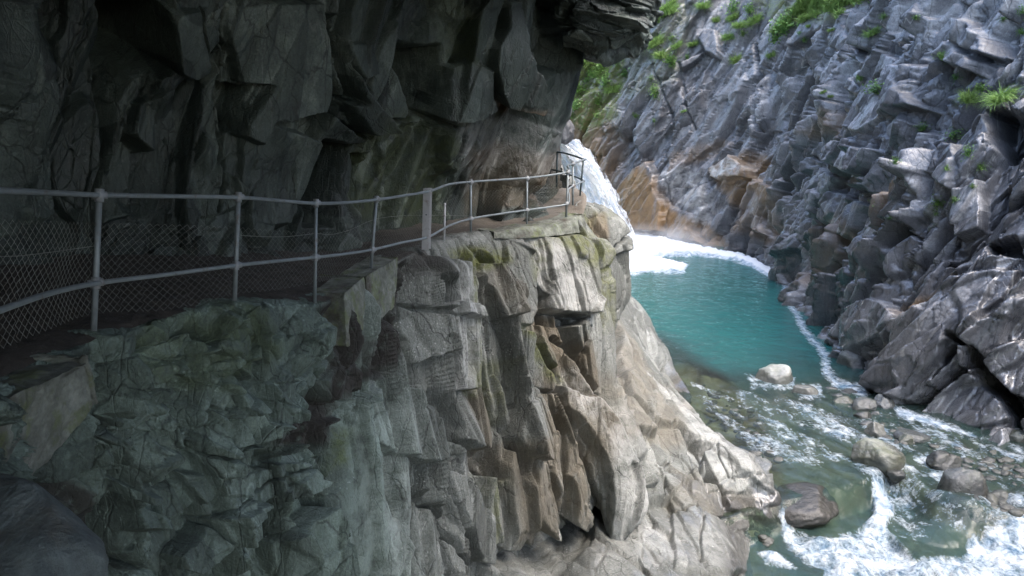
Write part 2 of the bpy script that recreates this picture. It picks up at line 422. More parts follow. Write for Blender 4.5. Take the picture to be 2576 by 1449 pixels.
bank.slabs([
 (c5((0,780),(130,700),(140,920),(220,930),(350,990),(340,1200),(310,1449),(60,1449),(30,1250),(0,1200)), .12, .10, -.02, 6),
 (c5((760,60),(830,50),(1060,40),(1110,80),(1100,230),(1110,370),(950,375),(890,360),(905,300),(870,240),(850,150)), .34, .10, .06, 4),
 (c5((1110,230),(1170,330),(1175,450),(1165,700),(1130,705),(1060,600),(1040,520),(1010,430),(1080,390)), .26, -.35, -.03, 5),
 (c5((750,60),(830,90),(860,200),(850,330),(820,430),(760,420),(770,280),(745,180)), .30, .35, 0, 4),
 (c5((620,160),(700,180),(760,270),(755,385),(680,400),(640,300),(600,230)), .42, .30, .1, 4),
 (c5((410,130),(520,150),(530,220),(575,290),(575,450),(580,690),(470,690),(455,500),(460,370),(430,220)), .46, -.1, 0, 4),
 (c5((470,690),(580,690),(575,880),(540,930),(495,890)), .36, -.2, .25, 4),
 (c5((575,400),(630,590),(680,720),(680,880),(660,930),(600,900),(580,700)), .30, -.3, .05, 4),
 (c5((350,330),(440,380),(450,520),(390,590),(370,500)), .25, .3, .1, 4),
 (c5((140,700),(240,600),(330,700),(380,800),(435,950),(360,990),(270,960),(200,930),(140,910)), .36, .1, .07, 4),
 (c5((360,300),(400,340),(455,330),(540,360),(535,400),(460,380)), .4, 0, .15, 3),
 (c5((760,760),(850,710),(900,770),(905,860),(850,980),(770,960),(740,880)), .40, -.1, .15, 5),
 (c5((880,860),(960,850),(1050,960),(1000,1040),(930,1000),(850,985)), .12, -.1, -.15, 5),
 (c5((750,440),(800,450),(900,570),(970,650),(950,685),(840,670),(750,620)), .20, .2, -.3, 4),
 (c5((870,420),(960,440),(980,520),(940,600),(870,500)), .25, -.2, .2, 4),
 (c5((970,650),(1050,720),(1180,750),(1230,850),(1260,1000),(1300,1080),(1280,1220),(1180,1200),(1150,1100),(1060,880),(990,760)), .36, -.1, .1, 6),
 (c5((740,930),(880,990),(930,1000),(910,1200),(880,1330),(740,1350)), .14, -.1, -.05, 5),
 (c5((470,1000),(540,1050),(640,1200),(690,1380),(640,1390),(560,1300),(480,1130)), .32, .25, -.1, 4),
 (c5((640,1040),(740,1060),(745,1300),(690,1330),(650,1150)), .35, -.3, 0, 4),
 (c5((350,1020),(430,1130),(560,1340),(570,1449),(330,1449)), -.08, .2, 0, 6),
 # left
 (c4((1330,880),(1470,870),(1560,960),(1600,985),(1480,1040),(1350,1080)), .32, 0, .15, 4),
 (c4((920,960),(1320,900),(1335,1000),(1340,1050),(1090,1180),(1000,1140),(960,1060)), .20, .05, .1, 4),
 (c4((1000,1150),(1260,1060),(1290,1140),(1090,1290),(1040,1200)), .28, 0, .1, 4),
 (c4((850,1360),(1000,1180),(1090,1290),(920,1420),(850,1420)), .30, .1, .2, 4),
 (c4((1340,1290),(1580,1110),(1640,1449),(1350,1449)), .30, .15, -.05, 4),
 (c4((640,1070),(790,1170),(760,1230),(650,1230)), .25, 0, .2, 4),
 (c4((610,990),(740,1030),(720,1060),(620,1060)), .22, 0, .2, 4),
 (c4((760,60),(1350,70),(1560,90),(1650,200),(1660,260),(1540,480),(1340,560),(1200,420),(1100,200)), .10, .02, 0, 10, ),
], keep=.5)
bank.grooves([
 (c5((560,150),(575,330),(620,560),(690,800),(715,1000),(740,1449)), 9, .5),
 (c5((385,600),(400,700),(440,900),(490,1100),(600,1380)), 6, .3),
 (c5((350,990),(365,1090),(450,1180),(600,1449)), 7, .35),
 (c5((0,1280),(40,1449)), 9, .6),
 (c5((940,480),(1000,520),(1040,600),(1075,700)), 9, .35),
 (c5((870,240),(900,300),(890,360),(960,380),(1090,380)), 5, .22),
 (c5((750,640),(850,680),(960,690)), 4, .2),
 (c5((1040,600),(1060,500),(1100,420)), 5, .2),
 (c4((1580,1060),(1600,1150),(1650,1300),(1720,1449)), 9, .5),
 (c4((900,880),(1080,830),(1250,800)), 6, .25),
 (c4((990,1160),(1150,1060),(1330,960),(1480,900)), 5, .2),
 (c4((500,520),(520,700),(480,860)), 20, .35),
])
rowt = np.repeat(spans([10, 60, 75, 90, 90, 110, 50]), bank.nc)   # 1 = the lip, 2 = just below it
bank.disp *= .12+.88*sst(1.0, 1.75, rowt)
bank.att['algae'] = (1-sst(780, 1120, bank.wx+.1*(1000-bank.wy)))*.75+(1-sst(900, 1250, bank.wx))*.1
pit = poly_sd(bank.wx, bank.wy, c4((120,960),(330,800),(480,700),(520,960),(400,1150),(640,1300),(800,1449),(450,1449)))
bank.disp -= 1.1*sst(-10, 45, pit)
bank.blobs('moss', [(c5((760,20),(1080,20),(1130,200),(1190,420),(1150,440),(1080,200),(950,60)), .8), (c5((520,120),(760,100),(760,170),(560,200)), 1.),
  (c5((530,200),(580,300),(580,700),(530,700)), .75), (c5((750,430),(830,450),(980,640),(920,640)), .9), (c4((700,100),(1250,60),(1400,300),(1150,500),(800,500)), .35), (c5((290,430),(340,430),(370,560)), .8),
  (c5((830,80),(950,60),(900,180),(850,230)), .55), (c5((640,1040),(740,1060),(745,1300),(690,1330)), .6), (c5((600,560),(740,560),(730,820),(690,860)), .5), (c5((0,850),(60,860),(70,1000),(0,1050)), .7)], 16)
bank.blobs('ochre', [(c5((820,640),(1060,480),(1180,720),(1060,1200),(900,1180)), .65), (c5((700,900),(940,860),(920,1330),(760,1340)), .6), (c5((1180,400),(1400,700),(1400,900),(1200,880)), .6), (c5((540,600),(700,700),(740,1100),(600,900)), .6), (c5((860,380),(960,380),(1040,520),(960,600),(880,480)), .8), (c5((600,160),(760,260),(750,420),(640,330)), .4)], 25)
bank.blobs('pale', [(c5((460,180),(570,300),(580,680),(480,680)), .6), (c5((1000,620),(1200,800),(1280,1180),(1190,1180)), .4), (c5((820,60),(1060,60),(1100,360),(930,370)), .6), (c5((0,700),(330,780),(310,1449),(60,1449)), .35), (c5((950,640),(1000,640),(1100,760),(1180,950),(1150,960)), .5)], 20)
bank.blobs('dirt', [(c4((1700,0),(1771,300),(1700,500),(1640,560),(1600,800),(1300,800),(1250,740),(1400,700),(1560,520),(1660,260),(1620,100)), 1.0), (c4((100,1000),(420,900),(560,1100),(700,1449),(440,1449)), .9), (c5((150,480),(330,330),(350,480),(240,620),(130,640)), 1.0), (c5((200,200),(420,100),(420,160),(340,330),(200,420)), .9)], 14)

# lower ledges running down to the river: heights over a plan grid
X = [-1, 0, 1, 2, 3, 4, 4.6, 5.1, 5.7, 6.6]
Zr = {11: [-7.4,-7.5,-7.6,-7.6,-7.7,-8.3,-9.2,-9.6,-10,-10.2], 14: [-7.2,-7.3,-7.5,-7.5,-7.6,-7.95,-9.1,-9.6,-10,-10.2],
 15.4: [-6.6,-6.8,-7.0,-7.2,-7.4,-7.7,-8.4,-9.4,-9.8,-10], 16.3: [-5,-5.5,-6,-6.6,-7.0,-7.3,-7.45,-7.55,-7.85,-9.8], 17.4: [-4.4,-4.6,-5.2,-6.0,-6.7,-7.2,-7.4,-7.6,-8.0,-9.6],
 18.8: [-4,-4.2,-4.8,-5.5,-6.4,-7.0,-7.35,-7.8,-8.9,-9.5], 21: [-4,-4,-4.2,-5,-6.1,-6.9,-7.4,-7.95,-8.8,-9.5], 24: [-4,-4,-4,-4.6,-5.6,-6.7,-7.3,-7.95,-8.7,-9.5],
 28: [-4,-4,-4,-4.4,-5.1,-5.9,-6.5,-7.5,-8.6,-9.5], 32: [-4,-4,-4.2,-4.8,-5.8,-6.9,-7.8,-8.6,-9.2,-9.8], 36: [-4.5,-4.5,-5,-6,-7.6,-9,-9.6,-9.8,-10,-10]}
ctrl = [[(x, y, z) for x, z in zip(X, zz)] for y, zz in Zr.items()]
ledge = Patch(ctrl, [70, 60, 50, 45, 55, 60, 50, 40, 30, 14], [6, 10, 30, 55, 70, 55, 45, 50, 20], flip=None)
if ledge.N[:, 2].mean() < 0: ledge.N *= -1
steps = sst(-.2, 1.0, ledge.P[:, 1]-15)
ledge.relief(basis((.35, -1, -.2)), [((4.0, 1.1, .5), .17, .26, .10), ((1.6, .55, .28), .06, .11, .05), ((.6, .22, .14), .015, .035, .02)], 33, bev=.05)
ledge.slabs([
 (c5((1190,440),(1280,560),(1400,740),(1470,840),(1400,830),(1250,740),(1190,560)), .3, -.1, -.05, 4),
 (c5((1180,700),(1250,740),(1380,880),(1330,890),(1210,870)), .3, 0, .1, 4),
 (c5((1280,990),(1400,1010),(1420,1150),(1340,1200),(1280,1180)), .28, -.1, .1, 4),
 (c5((1400,1030),(1490,1060),(1480,1110),(1420,1160)), .2, 0, .1, 4),
 (c7((150,830),(230,810),(400,880),(520,1020),(560,1150),(540,1180),(280,1130),(220,970),(150,880)), .16, 0, 0, 4),
 (c7((0,1150),(200,1170),(330,1290),(390,1430),(300,1449),(0,1449)), .12, 0, 0, 5),
], keep=.45)
ledge.grooves([(c7((0,1150),(120,1130),(210,1160),(340,1170)), 5, .2), (c7((130,1180),(130,1400)), 3, .12), (c7((200,800),(290,960),(440,950)), 3, .12), (c5((740,1350),(900,1220),(1000,1140),(1100,1160),(1280,1220)), 6, .25),
  (c7((100,760),(250,820)), 3, .12), (c7((0,690),(130,790),(200,960)), 4, .2)])
ledge.blobs('pale', [(c7((-400,1200),(350,1200),(400,1449),(-400,1449)), .2), (c7((0,500),(250,700),(560,1080),(300,1000),(100,800)), .3)], 20)
ledge.blobs('ochre', [(c5((1180,400),(1300,560),(1480,800),(1500,900),(1200,900)), .45), (c7((0,900),(220,950),(210,1150),(0,1100)), .3), (c7((200,1000),(540,1150),(520,1200),(250,1160)), .4), (c7((0,420),(120,440),(160,620),(60,600)), .6)], 20)
wl = np.clip(1-(ledge.P[:, 2]+8.0)/.6, 0, 1); ledge.att['wet'] = wl*1.2; ledge.att['dirt'] = np.clip(1-(ledge.P[:, 2]+8.08)/.3, 0, .75)

# the big pillar past the corner and the wall behind it
Cp = [
 [at(1440,530,16.7),at(1455,505,17),at(1478,515,17.8),at(1468,520,20),(1.5,27,-1.4),(1.3,36,-1.2),(1.6,48,-.8),(1.0,55,-.5)],
 [at(1450,590,16.5),at(1500,565,16.8),at(1546,568,18),at(1538,575,21),(2.2,27,-3),(1.8,36,-3),(1.9,48,-2.5),(1.2,55,-2)],
 [at(1460,640,16.4),at(1515,640,16.7),at(1562,640,18),at(1548,645,21),(2.3,27,-4),(2.0,36,-4),(2.0,48,-4),(1.2,55,-4)],
 [at(1480,730,16.4),at(1530,730,16.7),at(1566,730,18),at(1552,730,21),(2.4,27,-5.2),(2.1,36,-5.2),(2.1,48,-6),(1.3,55,-6)],
 [at(1490,800,16.5),at(1518,800,16.9),at(1540,800,17.6),at(1536,800,20),(2.6,27,-6.5),(2.3,36,-7),(2.2,48,-8),(1.4,55,-8)],
 [at(1500,880,16.8),at(1512,880,17.1),at(1520,880,17.6),at(1520,870,20),(2.8,27,-8.5),(2.5,36,-9),(2.4,48,-9.8),(1.5,55,-9.8)]]
pil = Patch(Cp, [50, 50, 55, 50, 45], [50, 60, 80, 70, 30, 20, 12])
pil.relief(basis((.15, .1, 1)), [((2.0, .7, .7), .13, .2, .06), ((.8, .3, .3), .05, .08, .03)], 45)
c3 = lambda *p: F('c3', p)
pil.slabs([(F('c3', [(790,870),(950,920),(1110,960),(1200,1150),(1270,1380),(1180,1410),(1100,1449),(1000,1200),(880,980)]), .16, .1, 0, 3),
 (F('o', [(1490,640),(1545,640),(1572,720),(1545,800),(1515,800)]), .12, -.1, 0, 3)], keep=.5)
pil.grooves([(F('o', [(1484,560),(1490,680),(1505,800)]), 5, .5), (F('c2', [(2370,580),(2440,760),(2350,900),(2420,1050)]), 5, .2)])
pil.blobs('ochre', [(c3((850,1000),(1000,1000),(1040,1200),(1000,1449),(900,1449)), .9)], 8)
pil.blobs('moss', [(c3((760,900),(900,1000),(900,1449),(820,1449)), .6), (c3((950,950),(1100,1000),(1150,1100),(1000,1050)), .4)], 10)
rock_bank, V_bank = build('rock_bank', [bank, ledge, pil], M_BANK)
tag(rock_bank, kind='structure')

# ================================================================== CAVE WALL and overhang
def col(ground, py_list):
    return [at(*p) if len(p) == 3 and not isinstance(p, list) else tuple(p) for p in py_list]
W = lambda x, y, z: [x, y, z]
Kc = [
 [W(12,-14,9),W(11,-17,7),W(10,-19,6),W(9.5,-20,4),W(9.2,-20.5,1.5),W(9,-20.5,-2),W(9,-20,-5),W(9,-19.5,-9)],  # unseen end behind the camera, added to shut out light from the rear
 [W(10,-10,8),W(8,-13,6.5),W(6,-15,5.4),W(4.5,-16,3.6),W(4,-16.5,1.5),W(3.8,-16.5,-1),W(3.8,-16,-3),W(4,-15.5,-5)],
 [W(11,-9,5.6),W(4,-9,6.2),W(-1,-9,5.2),W(-3,-9,3.5),W(-4,-9,1.5),W(-4.3,-9,-.5),W(-4.2,-9,-2),W(-4,-9,-3)],  # roof edge out of view, stretched over the gorge to cut skylight
 [W(10,-3,5.2),W(3.5,-3,5.6),W(-1,-3,4.8),W(-3,-3,3.4),W(-4.2,-3,1.5),W(-4.6,-3,-.5),W(-4.6,-3,-2),W(-4.4,-3,-3)],
 [W(9.5,3,4.9),W(4,3,4.6),W(-1.4,3,4.5),W(-3.6,3,3.2),W(-4.8,3,1.3),W(-5.2,3,-.5),W(-5.2,3.2,-2),W(-5,3.4,-3)],
 [W(6.6,7,4.7),W(3.2,7,4.3),W(-1.8,7,4.2),at(0,-150,7.6),at(0,150,8.0),at(0,430,8.4),at(0,700,8.4),at(0,1000,8.0)],
 [W(5.2,9,4.6),W(.8,8.5,4.3),W(-1.6,8.3,3.9),at(270,-150,8.6),at(270,150,9.3),at(270,430,9.6),at(270,660,9.4),at(270,900,9.0)],
 [W(4.6,11,4.5),W(.8,10.5,3.9),W(-1.2,10,3.6),at(560,-150,9.4),at(560,150,10.3),at(560,430,10.8),at(560,660,10.5),at(560,860,10.0)],
 [W(2.8,12.5,4.6),W(1.0,12,3.6),W(-.8,11.5,3.2),at(800,-150,10.6),at(800,150,11.4),at(800,420,12.1),at(800,640,12.1),at(800,800,11.6)],
 [W(2.8,13.5,4.2),W(1.2,13,3.3),W(-.3,12.8,2.9),at(1000,-150,12),at(1000,150,12.8),at(1000,350,13.5),at(1000,570,14.4),at(1000,720,13.8)],
 [W(2.8,14.5,3.9),W(1.5,14,3.1),W(.2,13.8,2.7),at(1140,-150,13.2),at(1145,150,13.8),at(1150,330,14.6),at(1150,530,15.8),at(1140,680,15)],
 [W(2.8,15.5,3.8),W(1.8,15,3.1),W(.8,14.6,2.8),at(1290,-100,14),at(1290,150,14.6),at(1275,330,15.6),at(1270,510,16.4),at(1280,640,15.8)],
 [W(2.8,17.5,3.8),W(2.2,16.5,3.2),W(1.5,16,2.8),at(1395,-60,15.4),at(1390,160,16),at(1345,330,16.6),at(1335,470,17.2),at(1335,560,17)],
 [W(3.0,20,4.2),W(2.4,18.5,3.4),W(1.9,18,2.8),at(1438,0,17.5),at(1406,180,18),at(1372,330,18),at(1362,440,18.3),at(1362,530,18)],
 [W(3.2,24,6),W(2.2,23,4.5),W(1.6,22.5,3.2),at(1400,60,23),at(1388,200,23),at(1362,330,23),at(1352,420,23),at(1350,500,23)],
 [W(2.6,34,8),W(2.0,33,6),W(1.6,33,4),(1.5,33,3),(1.5,33,1.5),(1.4,33,0),(1.4,33,-1),(1.4,33,-2.4)],
 [W(2.2,50,12),W(2.0,50,9),W(1.6,50,6),(1.6,50,4),(1.6,50,2),(1.5,50,.6),(1.4,50,-.6),(1.4,50,-2)]]
ctrl = [[tuple(Kc[c][r]) for c in range(len(Kc))] for r in range(8)]
cave = Patch(ctrl, [26, 30, 34, 130, 130, 110, 70], [12, 14, 14, 18, 30, 110, 120, 110, 95, 75, 80, 70, 40, 20, 12, 10], flip=False)
m = (cave.px > 300) & (cave.px < 1200) & (cave.py > 100) & (cave.py < 500) & (cave.d < 18)
if (cave.N[m]*(-cave.P[m])).sum() < 0: cave.N *= -1
R_c = basis((.35, .15, 1.0))
cave.relief(R_c, [((4.6, 1.0, 1.0), .30, .55, .10), ((1.9, .42, .40), .11, .22, .04), ((.6, .2, .18), .02, .05, .015)], 61)
c8 = lambda *p: F('c8', p); q6 = lambda *p: F('q6', p)
cave.slabs([
 (c8((655,0),(830,0),(860,290),(760,300),(700,260),(655,100)), .35, -.15, .05, 5),
 (c8((940,0),(1330,0),(1350,200),(1330,440),(1100,500),(1050,600),(960,560),(1100,330),(980,330)), .30, .08, .08, 6),
 (c8((1100,500),(1340,600),(1260,949),(1100,949),(1060,700)), .12, .1, -.08, 6),
 (q6((340,430),(450,250),(440,0),(540,0),(570,100),(600,400),(690,800),(640,910),(390,870),(330,600)), .50, .22, .12, 5),
 (c8((1440,180),(1550,180),(1560,290),(1500,320)), .2, 0, .2, 4),
 (c8((1360,150),(1420,200),(1555,520),(1480,545),(1380,330)), .40, .5, 0, 5),
 (c8((1880,280),(1960,240),(2060,280),(2060,430),(1990,470),(1840,500)), .34, .1, .2, 5),
 (c8((1340,450),(1480,545),(1560,530),(1480,620),(1300,600)), .3, 0, -.3, 5),
 (c8((560,430),(700,350),(720,520),(620,640),(540,560)), .25, .1, .1, 5),
 (q6((700,800),(1000,560),(1010,860),(840,1160),(740,1100)), .3, .3, .1, 5),
 (q6((670,500),(780,460),(860,700),(770,870),(690,800)), .1, 0, 0, 5),
 (c8((430,0),(655,0),(690,260),(560,310),(490,430),(470,949),(440,949),(450,300)), -1.8, 0, 0, 34),
 (c8((1700,180),(1880,200),(1860,400),(1830,520),(1760,500),(1740,300)), -1.3, 0, 0, 26),
 (c8((1350,590),(1490,600),(1440,750),(1400,949),(1330,949)), -1.0, 0, 0, 22),
 (c8((940,350),(1040,350),(980,560),(940,560)), -.5, 0, 0, 8),
 (c8((1500,640),(1560,640),(1540,949),(1500,949)), -.4, 0, 0, 8),
 (c8((1340,60),(1400,60),(1470,400),(1420,420)), -.3, 0, 0, 6),
], keep=.30)
cave.grooves([(c8((930,0),(935,300),(925,560),(920,900)), 5, .3), (c8((800,0),(830,160),(860,290)), 4, .12), (c8((1330,430),(1500,560),(1700,520),(1900,520)), 8, .3),
  (q6((690,800),(770,900),(740,1100)), 6, .2), (q6((400,880),(640,920)), 5, .25), (q6((980,300),(1040,200),(960,0)), 6, .3)])
cave.blobs('moss', [(c8((1500,450),(1900,560),(1900,949),(1500,949)), .35), (c8((1900,0),(2000,100),(2000,250),(1900,250)), .3)], 30)
cave.blobs('ochre', [(q6((420,880),(760,850),(760,960),(660,1040),(560,1040)), .45), (c8((1980,620),(2300,620),(2300,900),(2000,900)), .25)], 14)
cave.blobs('pale', [(q6((0,1100),(860,1100),(880,1500),(200,1800)), .32), (q6((600,950),(760,870),(770,960),(640,1040)), .7)], 16)
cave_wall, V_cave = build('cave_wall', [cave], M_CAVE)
tag(cave_wall, kind='structure')

# hanging block at the roof's edge
sp = [  # rows: root -> tip rings; ring of points as seen: closed loop columns
 [at(1380,-60,15.5),at(1400,60,15.2),at(1415,110,15.6),at(1440,130,17),at(1440,100,20),at(1400,-60,21),at(1390,-200,18),at(1380,-60,15.5)],
 [at(1460,-40,15),at(1445,70,14.8),at(1450,105,15.2),at(1455,128,16.5),at(1465,100,19.5),at(1480,-80,20.5),at(1480,-200,17),at(1460,-40,15)],
 [at(1540,-20,14.8),at(1525,80,14.8),at(1510,118,15.1),at(1510,148,16.3),at(1520,110,19),at(1540,-60,20),at(1540,-200,17),at(1540,-20,14.8)],
 [at(1600,-10,14.8),at(1590,70,14.8),at(1575,105,15.1),at(1572,138,16.2),at(1580,100,18.6),at(1600,-60,19.5),at(1600,-200,17),at(1600,-10,14.8)],
 [at(1636,-10,15.2),at(1635,40,15.1),at(1628,82,15.3),at(1618,92,16.2),at(1625,70,18),at(1640,-60,19),at(1640,-200,17),at(1636,-10,15.2)],
 [at(1650,-20,16),at(1648,10,16),at(1644,40,16),at(1640,50,16.4),at(1642,30,17.4),at(1650,-60,18),at(1650,-150,17),at(1650,-20,16)]]
spur = Patch(sp, [60, 70, 60, 40, 20], [90, 50, 40, 40, 20, 12, 20], flip=False)
cen = spur.P.mean(0)
if (spur.N*(spur.P-cen)).sum() < 0: spur.N *= -1
spur.relief(basis((1, .1, -.22)), [((2.2, .5, .3), .14, .22, .05), ((.9, .3, .16), .06, .09, .03), ((.4, .16, .1), .02, .04, .01)], 83)
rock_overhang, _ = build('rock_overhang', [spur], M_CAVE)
tag(rock_overhang, kind='structure')

# ================================================================== PATH
lips = [(-250,1080,3.4),(0,950,4.6),(250,852,5.9),(560,762,7.7),(830,752,9.1),(1000,655,11.3),(1140,600,13.4),(1290,585,14.6),(1420,560,15.3),(1462,545,15.9),(1476,500,17.2),(1465,480,18.5)]
walls = [(-250,760,7),(0,760,8.1),(270,740,9.2),(560,700,10.6),(800,655,12.3),(1000,590,14.6),(1150,550,16.0),(1280,525,16.7),(1335,500,17.4),(1365,480,18.3),(1372,462,19.2),(1372,458,20)]
rows = []
for a in (0, .08, .3, .55, .8, 1.15):
    rr = []
    for l_, w_ in zip(lips, walls):
        A = Vector(at(*l_)); B = Vector(at(*w_)); B.z = A.z-.03
        p = A.lerp(B, a); p.z += (.0 if a < .05 else .03)
        rr.append(tuple(p))
    rows.append(rr)
pth = Patch(rows, [6, 14, 16, 14, 14], [50, 70, 80, 70, 60, 60, 50, 50, 24, 24, 16], flip=False)
if pth.N[:, 2].mean() < 0: pth.N *= -1
pth.disp += fbm(pth.P*2.5, 5, 4)*.035+fbm(pth.P*9, 6, 2)*.012
npth = NT('path_earth'); v = npth.noise(6, 6, .7)
pc = npth.ramp(v, [(.3, (.018, .015, .012)), (.62, (.055, .046, .037))])
pc = npth.mix(npth.math('MULTIPLY', npth.rng(npth.vor(26), .22, .1), npth.rng(npth.noise(3, 3), .5, .62)), pc, (.24, .23, .20))
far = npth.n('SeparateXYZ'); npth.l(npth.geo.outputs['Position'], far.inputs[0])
pc = npth.mix(npth.rng(far.outputs[1], 14.0, 17.0, 0, .8), pc, (.20, .175, .14))  # cave shade put into the earth colour: dark inside, paler at the far corner
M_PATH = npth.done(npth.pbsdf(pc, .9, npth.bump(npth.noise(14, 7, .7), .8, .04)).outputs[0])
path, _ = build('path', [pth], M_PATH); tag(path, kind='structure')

# ================================================================== GORGE CLIFF (right side and end wall)
Bp = [(1.2,62),(4,60.5),(6.5,58.5),(9,56),(11.5,53),(13.9,48.8),(14.3,45),(13.9,41),(13.2,37),(12.6,33),(11.9,29.5),(11.4,26.5),(11.0,24),(11.3,22),(12.3,20.4),(14,18.4),(16,15),(17.5,10),(18,0),(18,-12)]
Zs = [-10.5, -8.6, -7.4, -5.5, -3.2, -1, 1.5, 4, 7.5, 12, 18]
ctrl = []
nB = len(Bp)
for z in Zs:
    rr = []
    for i, (x, y) in enumerate(Bp):
        a = Vector(Bp[max(0, i-1)]); b = Vector(Bp[min(nB-1, i+1)]); t = (b-a).normalized(); nrm = Vector((-t.y, t.x))  # outward from the river
        lean = .24*(z+8) if z < 2 else 2.4+.28*(z-2)
        if i < 4: lean *= .35
        if i > 10: lean *= 1.0+.12*(i-10) if i < 14 else 1.5
        p = Vector((x, y))+nrm*lean
        rr.append((p.x, p.y, z))
    ctrl.append(rr)
gor = Patch(ctrl, [14, 24, 46, 58, 58, 64, 60, 66, 30, 14], [44, 50, 50, 50, 56, 62, 62, 66, 68, 70, 72, 66, 60, 64, 66, 50, 24, 10, 8], flip=False)
m = (gor.px > 1600) & (gor.px < 2500) & (gor.py > 100) & (gor.py < 900)
if (gor.N[m]*(-gor.P[m])).sum() < 0: gor.N *= -1
farw = sst(48, 54, gor.P[:, 1])
gor.relief(basis((.5, -.35, 1.0)), [((5.2, 1.5, 1.2), .60, 1.15, .20), ((2.2, .7, .55), .28, .55, .16), ((.9, .34, .28), .10, .22, .08), ((.45, .18, .16), .025, .07, .025)], 101, mod=1-.35*farw, bev=.05)
q1 = lambda *p: F('q1', p); q2 = lambda *p: F('q2', p); q3 = lambda *p: F('q3', p); q4 = lambda *p: F('q4', p); q5 = lambda *p: F('q5', p)
gor.slabs([(p_, o_*.9, a_, b_, e_) for p_, o_, a_, b_, e_ in [
 (q2((950,1090),(1010,980),(1420,690),(1540,720),(1560,900),(1660,1120),(1350,1180),(1270,1270),(1170,1390),(1010,1400),(920,1200)), .75, .1, .15, 3),
 (q2((910,850),(1200,520),(1380,640),(1200,760),(1030,960),(960,980)), .55, -.3, -.1, 3),
 (q2((640,280),(900,290),(960,430),(870,580),(740,400)), .7, 0, .5, 3),
 (q2((340,260),(600,110),(640,200),(480,350),(310,520),(300,400)), .7, .2, .3, 3),
 (q2((1800,590),(1880,400),(2100,620),(2050,740)), .6, -.2, .3, 3),
 (q2((1860,270),(2150,240),(2230,520),(2130,560),(1900,400)), .5, .3, .1, 3),
 (q2((470,710),(620,560),(640,740),(540,900)), .5, .6, .2, 3),
 (q2((1280,360),(1480,200),(1500,380),(1330,490)), .4, .3, .2, 3),
 (q2((1010,980),(960,500),(1200,500),(1000,700)), -.5, 0, 0, 3),
 (q2((2170,1100),(2360,1090),(2576,1200),(2576,1600),(2380,1600),(2280,1449)), -1.6, 0, 0, 4),
 (q2((1880,0),(1960,60),(1880,260),(1850,300)), -.8, 0, 0, 3),
 (q2((2230,330),(2330,80),(2300,420),(2200,780),(2130,700)), -.8, 0, 0, 3),
 (q2((0,560),(130,780),(60,1300),(-60,1300)), -.4, 0, 0, 4),
 (q4((700,100),(800,0),(1040,20),(1080,90),(1280,110),(1120,350),(960,340),(680,190)), .95, .1, .25, 3),
 (q4((470,620),(530,460),(620,520),(600,680),(540,740)), .6, .3, .2, 3),
 (q4((620,520),(720,470),(900,560),(1000,620),(880,870),(820,960),(700,900),(610,780)), .4, -.1, .2, 3),
 (q4((900,900),(1030,660),(1180,520),(1300,560),(1360,600),(1250,870),(1180,1080),(960,1190),(900,1080)), .45, -.1, .1, 3),
 (q4((1360,680),(1480,590),(1560,700),(1480,790),(1350,830)), .5, .1, .3, 3),
 (q4((1120,930),(1250,880),(1220,1010)), -.5, 0, 0, 3), (q4((1430,890),(1560,970),(1540,1010)), -.5, 0, 0, 3),
 (q4((1560,60),(1940,10),(2000,200),(1930,500),(1850,420),(1650,250)), .5, .05, .1, 3),
 (q4((1950,480),(2150,360),(2170,650),(2160,860),(1900,950),(1880,700)), .45, .1, .05, 3),
 (q4((2200,1000),(2500,960),(2576,1000),(2576,1160),(2300,1160)), -1.0, 0, 0, 3),
 (q5((510,400),(500,540),(620,360),(800,230),(980,250),(1080,350),(1050,420),(840,560),(700,700),(560,690)), .35, .1, .05, 4),
 (q5((760,880),(900,650),(1080,420),(1400,220),(1550,30),(2108,0),(2000,250),(1650,480),(1500,640),(1480,800),(1300,1000),(1200,1080),(980,1030),(880,960)), .55, -.02, .0, 5),
 (q5((1790,750),(1930,600),(2108,540),(2300,800),(2300,1100),(2000,1000),(1900,900)), .5, 0, .1, 4),
 (q5((1250,1090),(1500,880),(1650,800),(1760,900),(1950,1040),(2020,1200),(1700,1290),(1350,1200)), .05, .1, .1, 4),
 (q1((1800,620),(1640,540),(1560,400),(1600,290),(1740,320),(1830,560)), .8, .4, .5, 2),
 (q1((1380,640),(1640,500),(1560,600),(1400,720)), .6, 0, .6, 2),
 (q3((100,560),(300,280),(460,190),(560,290),(600,500),(680,700),(660,1000),(400,980),(200,800)), .9, .4, .1, 3),
 (q3((1180,290),(1430,120),(1620,280),(1620,400),(1400,400),(1280,410),(1200,380)), .8, .3, .1, 3),
 (q3((1600,430),(1750,400),(2050,550),(1960,720),(1850,850),(1850,1050),(1640,950),(1590,700)), .7, .3, .1, 3),
 (q3((700,700),(1000,800),(960,960),(1100,1150),(700,1050),(660,900)), .5, .2, .2, 3),
]], keep=.42)
gor.grooves([
 (q5((1230,1090),(1500,870),(1650,790),(1700,640),(1560,540)), 10, .8), (q5((1700,680),(1790,880),(1950,1010),(2030,1150),(2060,1400)), 20, 1.6),
 (q5((560,540),(700,700),(950,610),(1080,430)), 5, .35), (q4((1880,1150),(2000,1020),(2200,880)), 6, .5), (q4((1700,1200),(1880,1180)), 6, .6),
 (q4((2340,700),(2576,560)), 8, .7), (q4((530,150),(680,250),(900,520),(1120,420)), 5, .5), (q2((400,1449),(560,1100),(980,1010)), 4, .3), (q1((2140,450),(2160,900),(2130,1300)), 5, .7),
 (q1((1100,640),(1250,1050),(1330,1300)), 3, .4), (q1((1360,620),(1420,1000),(1520,1300)), 3, .4), (q3((680,380),(670,1000)), 2.5, .4)])
